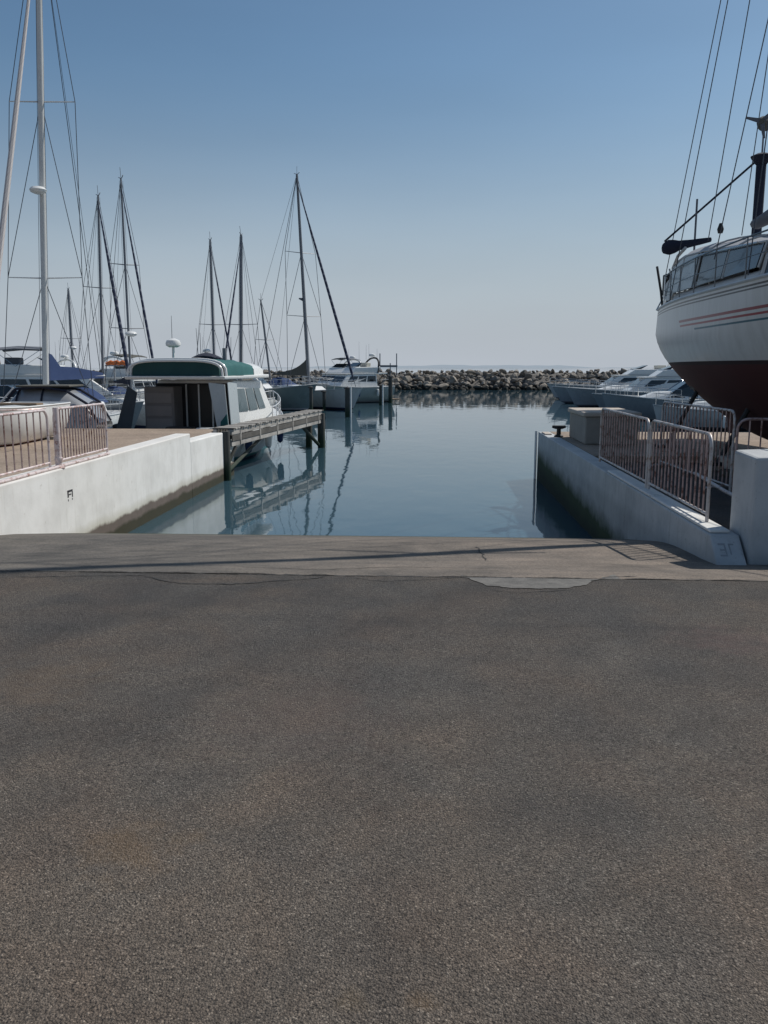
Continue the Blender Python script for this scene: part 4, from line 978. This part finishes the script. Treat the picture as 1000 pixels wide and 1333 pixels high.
# ------------------------------------------------------------------ sailing yacht ashore on the right
DSTEEL = paint('dull_steel', (.16, .17, .18), .35, metal=.6, dirt=.3)
def shore_yacht():
    L, B, fb = 13.0, 4.2, 1.30; ZW = 1.66
    r = empty('beached_yacht', (6.68, 20.6, ZW), R_(180), 'big white sailing yacht with red keel and red blue stripes standing ashore at right', 'sailing boat')
    # local +y towards the camera, local +x = world -X (the side seen)
    t = NT('striped_hull_paint'); o = t.obj(); z = t.xyz(o)[2]
    uvn = t.new('ShaderNodeUVMap'); uvn.uv_map = 'sheer'; uv = t.xyz(uvn.outputs[0])
    n = t.noise(o, 1.1, 5, .6); st = t.noise(t.scale(o, (2.5, 2.5, .3)), 2.5, 4, .6)
    c = t.mix(t.ramp(st, (.42, 0), (.8, .45)), (.60, .60, .585), (.36, .35, .33))
    def stripe(c, v0, v1, u0, colr, sl=0.0):
        v = uv[1]
        a = t.math('GREATER_THAN', v, v0); b = t.math('LESS_THAN', v, v1); cc = t.math('GREATER_THAN', t.math('SUBTRACT', uv[0], t.math('MULTIPLY', v, .10)), u0)
        return t.mix(t.math('MULTIPLY', t.math('MULTIPLY', a, b), cc), c, colr)
    c = stripe(c, .07, .10, -1, (.03, .03, .035)); c = stripe(c, .125, .15, -1, (.05, .055, .06))
    c = stripe(c, .40, .445, .27, (.27, .05, .06)); c = stripe(c, .49, .525, .27, (.30, .04, .05)); c = stripe(c, .58, .61, .34, (.03, .12, .16))
    red = t.mix(n, (.075, .016, .015), (.04, .011, .012))
    c = t.mix(t.math('GREATER_THAN', .10, z), c, (.03, .015, .016)); c = t.mix(t.math('GREATER_THAN', .04, z), c, red)
    t.col(c); t.rough(t.mix(t.math('GREATER_THAN', .10, z), (.34, .34, .34), (.8, .8, .8)))
    half, sh, rg = hull(r, L, B, fb, (W_, RB, (.02, .02, .02)), draft=1.5, tw=.70, rake=1.0, sheer=(.0, -.05, .32), fine=2.0, full=.52, stripes=t.m, n=36, bilge=1.1, stern_rake=-.25)
    hb = B/2; d = fb
    m = MB()                          # fin keel, skeg and rudder
    m.loft([[Vector((x*w, y0+(y1-y0)*k, z)) for k, x in ((0, 0), (.25, 1), (.6, 1), (1, 0), (.6, -1), (.25, -1))] for z, w, y0, y1 in ((-.7, .22, 3.6, 8.6), (-1.2, .2, 4.3, 8.2), (-1.52, .24, 4.6, 7.9))]); kl = m.build('keel', paint('red_antifoul', (.08, .016, .015), .8, dirt=.5), r)
    m = MB(); m.loft([[Vector((x*w, y0+(y1-y0)*k, z)) for k, x in ((0, 0), (.3, 1), (1, .3), (1, -.3), (.3, -1))] for z, w, y0, y1 in ((-.25, .07, .7, 2.3), (-.9, .06, .95, 1.9), (-1.45, .05, 1.1, 1.7))]); m.build('rudder', MATS['red_antifoul'], r)
    # cockpit coaming and wheelhouse canopy
    GC = paint('off_white_house', (.46, .46, .45), .4, dirt=.35)
    cabin(r, 'coaming', 1.1, 6.4, hb*.72, hb*.74, d-.1, d+.30, GC, rake_f=.1, rake_a=.2, win=None)
    cabin(r, 'coachroof', 6.3, 10.6, hb*.72, hb*.42, d-.1, d+.52, GC, rake_f=1.2, rake_a=0, win=(.3, .78), wins=((.05, .3), (.35, .6), (.66, .85)), front=False)
    prof = [(.70, .45), (.78, .95), (1.0, 1.20), (1.7, 1.32), (2.8, 1.26), (4.0, 1.12), (5.4, .95), (6.4, .84), (7.0, .7)]
    def ring(y, h, w=.70, lo=0):
        return [Vector((hb*w*math.cos(a)*(1 if abs(math.cos(a)) < .5 else 1), y, d+.28+(h-.28)*abs(math.sin(a))**.38)) for a in [math.pi*k/16 for k in range(17)]]
    # canvas roof = upper part of the hoop rings only; lower part is clear panels
    rings = [ring(y, h) for y, h in prof]
    m = MB(); m.loft([rg_[2:15] for rg_ in rings[2:]], closed=False, cap=False); m.loft([[p-Vector((0, 0, .03)) for p in rg_[2:15]] for rg_ in rings[2:]], closed=False, cap=False); m.build('canopy_roof', paint('pale_grey_canopy', (.34, .35, .37), .8, dirt=.35), r)
    m = MB(); m.loft([rg_[2:15] for rg_ in rings[:3]], closed=False, cap=False); m.build('canopy_back', GREYCAN, r)
    clr = paint('hazy_vinyl_window', (.40, .44, .45), .2, dirt=.35); dk = paint('smoked_window', (.03, .04, .05), .1, dirt=.2, spec=.8)
    for side in (1, -1):
        def sp(y, v):
            h = interp(prof, y); a0 = 0 if side > 0 else math.pi
            lo = Vector((side*hb*.70, y, d+.28)); k = 2
            a = math.pi*2/16; up = Vector((side*hb*.70*math.cos(a), y, d+.28+(h-.28)*math.sin(a)**.38)); return lo.lerp(up, v)
        for y0, y1, mt in ((.95, 1.75, clr), (1.85, 2.75, clr), (3.1, 4.5, dk), (4.65, 6.2, dk)):
            m = MB(); panel(m, (sp(y0, 0), sp(y1, 0), sp(y1, 1), sp(y0, 1)) if side > 0 else (sp(y1, 0), sp(y0, 0), sp(y0, 1), sp(y1, 1)), 0, 0, 1, 1, .01); m.build('side_window', mt, r)
        for y in (.85, 1.8, 2.9, 4.58, 6.3): tube_part('canopy_hoop', [sp(y, -.02), sp(y, .5), sp(y, 1.02)], .022, GC, r)
        tube_part('canopy_seam', [sp(y, 1.0)+Vector((side*.012, 0, 0)) for y in (.85, 1.4, 2, 3, 4, 5, 6.3)], .018, GC, r)
        tube_part('hand_rail', [sp(1.2, .75)+Vector((side*.05, 0, 0)), sp(3, .9)+Vector((side*.06, 0, 0)), sp(6, 1.0)+Vector((side*.05, 0, 0))], .016, STEEL, r)
    for y in (1.3, 3.4, 5.0, 6.4):
        m = MB(); h = interp(prof, y); m.tube([p+Vector((0, 0, .012)) for p in ring(y, h)[2:15]], .02, 6); m.build('canopy_hoop', GC, r)
    # guard rails, pushpit, outboard, fenders and clutter at the stern
    rails(r, half, sh, L, .10, .985, .66, 10, 1.0, fb, .08, DSTEEL, r=.014)
    for side in (1, -1):
        pts = [Vector((side*(half(.1)-.08), L*.1, sh(.1))), Vector((side*(half(.1)-.08), L*.1, sh(.1)+.66)), Vector((side*hb*.60, .1, sh(0)+.70)), Vector((side*hb*.60, .08, sh(0)))]
        tube_part('pushpit', pts, .016, STEEL, r); tube_part('pushpit', [pts[1]-Vector((0, 0, .3)), pts[2]-Vector((0, 0, .3))], .012, STEEL, r)
        # curved davit arms
        P0 = Vector((side*hb*.55, .35, sh(0)-.05)); pts = [P0+Vector((0, 0, 0)), P0+Vector((0, -.05, .7)), P0+Vector((0, -.2, 1.0)), P0+Vector((0, .15, 1.22)), P0+Vector((0, .7, 1.32))]
        tube_part('davit', pts, .035, GC, r, 8)
    tube_part('pushpit', [Vector((hb*.6, .1, sh(0)+.7)), Vector((-hb*.6, .1, sh(0)+.7))], .016, STEEL, r)
    m = MB(); m.box(hb*.50, hb*.50+.26, -.12, .18, sh(0)+.35, sh(0)+.82); m.tube([(hb*.5+.12, -.02, sh(0)+.4), (hb*.5+.12, -.02, sh(0)-.15)], .05, 8); m.build('outboard_motor', BLACK, r, .05)
    m = MB(); m.lathe([(.17, -.03), (.24, -.03), (.24, .03), (.17, .03)], (hb*.62, .55, sh(0)+.42), 16, axis=Vector((1, .2, .1))); m.build('lifebuoy', GEL, r)
    m = MB(); m.loft([[Vector((hb*.66+.05*math.cos(a), y, d+.34+.05*math.sin(a))) for a in [2*math.pi*k/8 for k in range(8)]] for y in (1.6, 2.2, 2.9)]); m.build('rolled_fender', GEL, r)
    for (a, b, rr) in (((.45, .0, .1), (.62, .4, .9), .02), ((.7, .1, .0), (.55, .3, .75), .016), ((.35, .0, .2), (.45, .1, 1.0), .018), ((.6, .6, .1), (.5, .2, .8), .014)):
        tube_part('stern_ladder', [Vector((hb*a[0], a[1], sh(0)+a[2])), Vector((hb*b[0], b[1], sh(0)+b[2]))], rr, STEEL, r)
    for k in range(9):
        x = hb*random.uniform(.25, .68); y = random.uniform(.0, .9); z = sh(0)
        q = [Vector((x, y, z)), Vector((x+random.uniform(-.2, .2), y+random.uniform(-.2, .3), z+random.uniform(.35, .6))), Vector((x+random.uniform(-.3, .2), y+random.uniform(-.3, .4), z+random.uniform(.7, 1.15)))]
        tube_part('stern_gear', q, random.choice((.012, .02, .028)), random.choice((DSTEEL, GC, BLACK, DSTEEL)), r)
    m = MB(); m.box(hb*.35, hb*.6, .5, 1.0, sh(0)-.02, sh(0)+.28); m.build('stern_locker', GC, r, .04)
    # mizzen post with boom, sail cover, topping lift, wind generator
    MZ = Vector((-.02, 1.95, d)); mt = MZ+Vector((0, 0, 2.95))
    m = MB(); m.tube([MZ+Vector((0, 0, -.1)), MZ+Vector((0, 0, 1.4)), mt], [.10, .10, .10], 12); mz = m.build('mizzen_mast', DNAVY, r)
    m = MB(); m.lathe([(.11, -.16), (.2, -.04), (.22, .0), (.1, .05)], mt, 14); m.build('mast_cap', DNAVY, mz)
    tube_part('generator_pole', [mt, mt+Vector((0, 0, .52))], .018, DMAST, mz)
    G = mt+Vector((0, 0, .62))
    ax = Vector((.5, .85, 0)).normalized()
    m = MB(); m.lathe([(.03, -.32), (.1, -.2), (.14, 0), (.12, .14), (.05, .24)], G, 12, axis=ax); wg = m.build('wind_generator', TAUPE, mz)
    for k in range(3):
        a = R_(20+120*k); s_ = Vector((ax.y, -ax.x, 0)); dr = s_*math.cos(a)+Vector((0, 0, 1))*math.sin(a)
        m = MB(); c0 = G+ax*.22; tv = ax.cross(dr)*.05
        m.hexa([c0-tv, c0+tv, c0+dr*.34+tv*.4, c0+dr*.34-tv*.4], [c0-tv+ax*.012, c0+tv+ax*.012, c0+dr*.34+tv*.4+ax*.012, c0+dr*.34-tv*.4+ax*.012]); m.build('blade', GREYCAN, wg)
    m = MB(); c0 = G-ax*.3; m.hexa([c0-Vector((0, 0, .03)), c0-ax*.3-Vector((0, 0, .03)), c0-ax*.3-Vector((.01, 0, .03)), c0-Vector((.01, 0, .03))], [c0+Vector((0, 0, .03)), c0-ax*.34+Vector((0, 0, .2)), c0-ax*.34+Vector((-.01, 0, .2)), c0+Vector((-.01, 0, .03))]); m.build('tail_vane', GREYCAN, wg)
    E = Vector((1.43, .35, d+1.36)); A = Vector((.72, 1.35, d+1.40))
    rings = []
    for k in range(10):
        tt = k/9; p = E.lerp(A, tt); h = [.12, .17, .15, .11, .10, .085, .075, .07, .06, .05][k]
        rings.append([p+Vector((.6*h*math.cos(q), .3*h*math.cos(q), h*math.sin(q))) for q in [2*math.pi*j/10 for j in range(10)]])
    m = MB(); m.loft(rings); m.build('mizzen_sail_cover', DNAVY, r)
    tube_part('topping_lift', [E+Vector((0, 0, .15)), mt], .022, DNAVY, r)
    tube_part('flag_staff', [Vector((.95, 1.0, d+1.1)), Vector((.95, 1.0, d+2.3))], .022, GREYCAN, r)
    m = MB(); m.lathe([(.05, 0), (.07, .08), (.03, .2)], Vector((.70, 1.9, d+1.45)), 10); m.build('deck_vent', BLACK, r)
    # main mast, boom and rigging
    MB_ = Vector((.75, 8.6, d+.3)); MT = MB_+Vector((.1, -1.9, 14.5))
    m = MB(); m.tube([MB_, MB_.lerp(MT, .7), MT], [.12, .12, .085], 12); mm = m.build('mast', ALU, r)
    for f, w in ((.33, 1.2), (.63, .95)):
        for side in (1, -1): tube_part('spreader', [MB_.lerp(MT, f), MB_.lerp(MT, f)+Vector((side*w, -.2, 0))], .03, ALU, mm)
    m = MB(); pa = Vector((.6, 8.2, d+1.55)); pb = Vector((.25, 2.7, d+1.42)); rings = []
    for k in range(8):
        tt = k/7; p = pa.lerp(pb, tt); h = .34-.24*tt
        rings.append([p+Vector((.14*math.cos(q), 0, h*math.sin(q)+.08)) for q in [2*math.pi*j/10 for j in range(10)]])
    m.loft(rings); m.build('main_sail_cover', GREYCAN, r)
    W = .010
    ends = [Vector((hb*.62, .05, sh(0)+.7)), Vector((hb*.55, 2.6, d+1.2)), Vector((.5, 2.6, d+1.3)), Vector((hb*.78, 4.6, d+.6)), Vector((hb*.86, 6.8, d+.1)), Vector((.6, 4.4, d+1.15)), Vector((hb*.8, 2.0, d+.1)), Vector((.2, 5.6, d+.9))]
    for k, e in enumerate(ends): tube_part('stay', [e, MT.lerp(MB_, (0, .02, .04, .3, 0, .02, .0, .03)[k])], W, WIRE, r, 5)
    tube_part('shroud', [Vector((hb*.92, 8.2, d)), MB_.lerp(MT, .33)+Vector((1.2, -.2, 0)), MB_.lerp(MT, .63)+Vector((.95, -.2, 0)), MT], W, WIRE, r, 5)
    tube_part('shroud', [Vector((hb*.92, 7.8, d)), MB_.lerp(MT, .33)], W, WIRE, r, 5)
    tube_part('shroud', [mt, mt+Vector((.0, 3.5, -.9))], .02, DNAVY, r, 5)
    tube_part('forestay', [Vector((0, L+.7, sh(1))), MT], .005, WIRE, r, 6)
    # props holding the yacht up
    for y in (2.6, 5.8, 9.2):
        for side in (1, -1):
            b0 = Vector((side*1.75, y, -ZW)); t0 = Vector((side*1.15, y, -.42))
            pr_ = tube_part('prop', [b0, t0], .045, BLACK, r, 8); m = MB(); m.box(side*1.75-.2, side*1.75+.2, y-.2, y+.2, -ZW, -ZW+.06); m.build('prop_foot', BLACK, pr_)
            m = MB(); m.box(side*1.15-.14, side*1.15+.14, y-.14, y+.14, -.46, -.38); m.build('prop_pad', PLANKD, pr_)
    for y in (4.9, 7.2): m = MB(); m.box(-.5, .5, y, y+.25, -ZW, -ZW+.135); m.build('keel_block', PLANKD, r, .01)
    return r
shore_yacht()

# loose mooring line over the left wall
m = MB(); m.tube([at(0, 534, 16), at(25, 533.5, 16.2), at(50, 532.5, 16.5), at(60, 531, 17)], .012, 5); o = m.build('mooring_line', WHTUBE); tag(o, 'thin pale mooring line stretched behind the left barriers', 'rope')

# ------------------------------------------------------------------ sky and sun
world = bpy.data.worlds.new('World'); scene.world = world; world.use_nodes = True
nt = world.node_tree; bg = nt.nodes['Background']
sky = nt.nodes.new('ShaderNodeTexSky'); sky.sky_type = 'NISHITA'; sky.sun_disc = False
sky.sun_elevation = SUN_EL; sky.sun_rotation = math.atan2(SUN_AZ.x, SUN_AZ.y)
sky.altitude = 0; sky.air_density = 1.0; sky.dust_density = 1.2; sky.ozone_density = 1.5
hs = nt.nodes.new('ShaderNodeMix'); hs.data_type = 'RGBA'; hs.blend_type = 'MULTIPLY'; hs.inputs[0].default_value = 1; hs.inputs[7].default_value = (.88, 1.08, 1.14, 1)
nt.links.new(sky.outputs[0], hs.inputs[6])
tcw = nt.nodes.new('ShaderNodeTexCoord'); sx = nt.nodes.new('ShaderNodeSeparateXYZ'); nt.links.new(tcw.outputs['Generated'], sx.inputs[0])
mr = nt.nodes.new('ShaderNodeMapRange'); mr.interpolation_type = 'SMOOTHERSTEP'; nt.links.new(sx.outputs[2], mr.inputs[0]); mr.inputs[1].default_value = -.06; mr.inputs[2].default_value = .36; mr.inputs[3].default_value = 1; mr.inputs[4].default_value = 0
hz = nt.nodes.new('ShaderNodeMix'); hz.data_type = 'RGBA'; nt.links.new(mr.outputs[0], hz.inputs[0]); nt.links.new(hs.outputs[2], hz.inputs[6])
hz.inputs[7].default_value = (6.35, 6.95, 7.75, 1)      # low haze over the sea
mp = nt.nodes.new('ShaderNodeMapping'); mp.inputs['Scale'].default_value = (1.2, 1.2, 5.5); nt.links.new(tcw.outputs['Generated'], mp.inputs[0])
nz = nt.nodes.new('ShaderNodeTexNoise'); nz.inputs['Scale'].default_value = 1.6; nz.inputs['Detail'].default_value = 4; nt.links.new(mp.outputs[0], nz.inputs['Vector'])
nr = nt.nodes.new('ShaderNodeMapRange'); nt.links.new(nz.outputs['Fac'], nr.inputs[0]); nr.inputs[1].default_value = .3; nr.inputs[2].default_value = .7; nr.inputs[3].default_value = .965; nr.inputs[4].default_value = 1.045
ml = nt.nodes.new('ShaderNodeVectorMath'); ml.operation = 'SCALE'; nt.links.new(hz.outputs[2], ml.inputs[0]); nt.links.new(nr.outputs[0], ml.inputs['Scale'])
nt.links.new(ml.outputs[0], bg.inputs['Color'])
bg.inputs['Strength'].default_value = .072
sd_ = bpy.data.lights.new('sun', 'SUN'); sd_.energy = 3.8; sd_.angle = R_(.53); sd_.color = (1, .955, .89)
so = bpy.data.objects.new('sun', sd_); COL.objects.link(so)
dirv = SUN_AZ*math.cos(SUN_EL)+Vector((0, 0, math.sin(SUN_EL))); so.rotation_euler = dirv.to_track_quat('Z', 'Y').to_euler(); so.location = (20, 20, 30)
scene.view_settings.view_transform = 'Standard'; scene.view_settings.look = 'None'; scene.view_settings.exposure = 0; scene.view_settings.gamma = 1
scene.cycles.max_bounces = 8
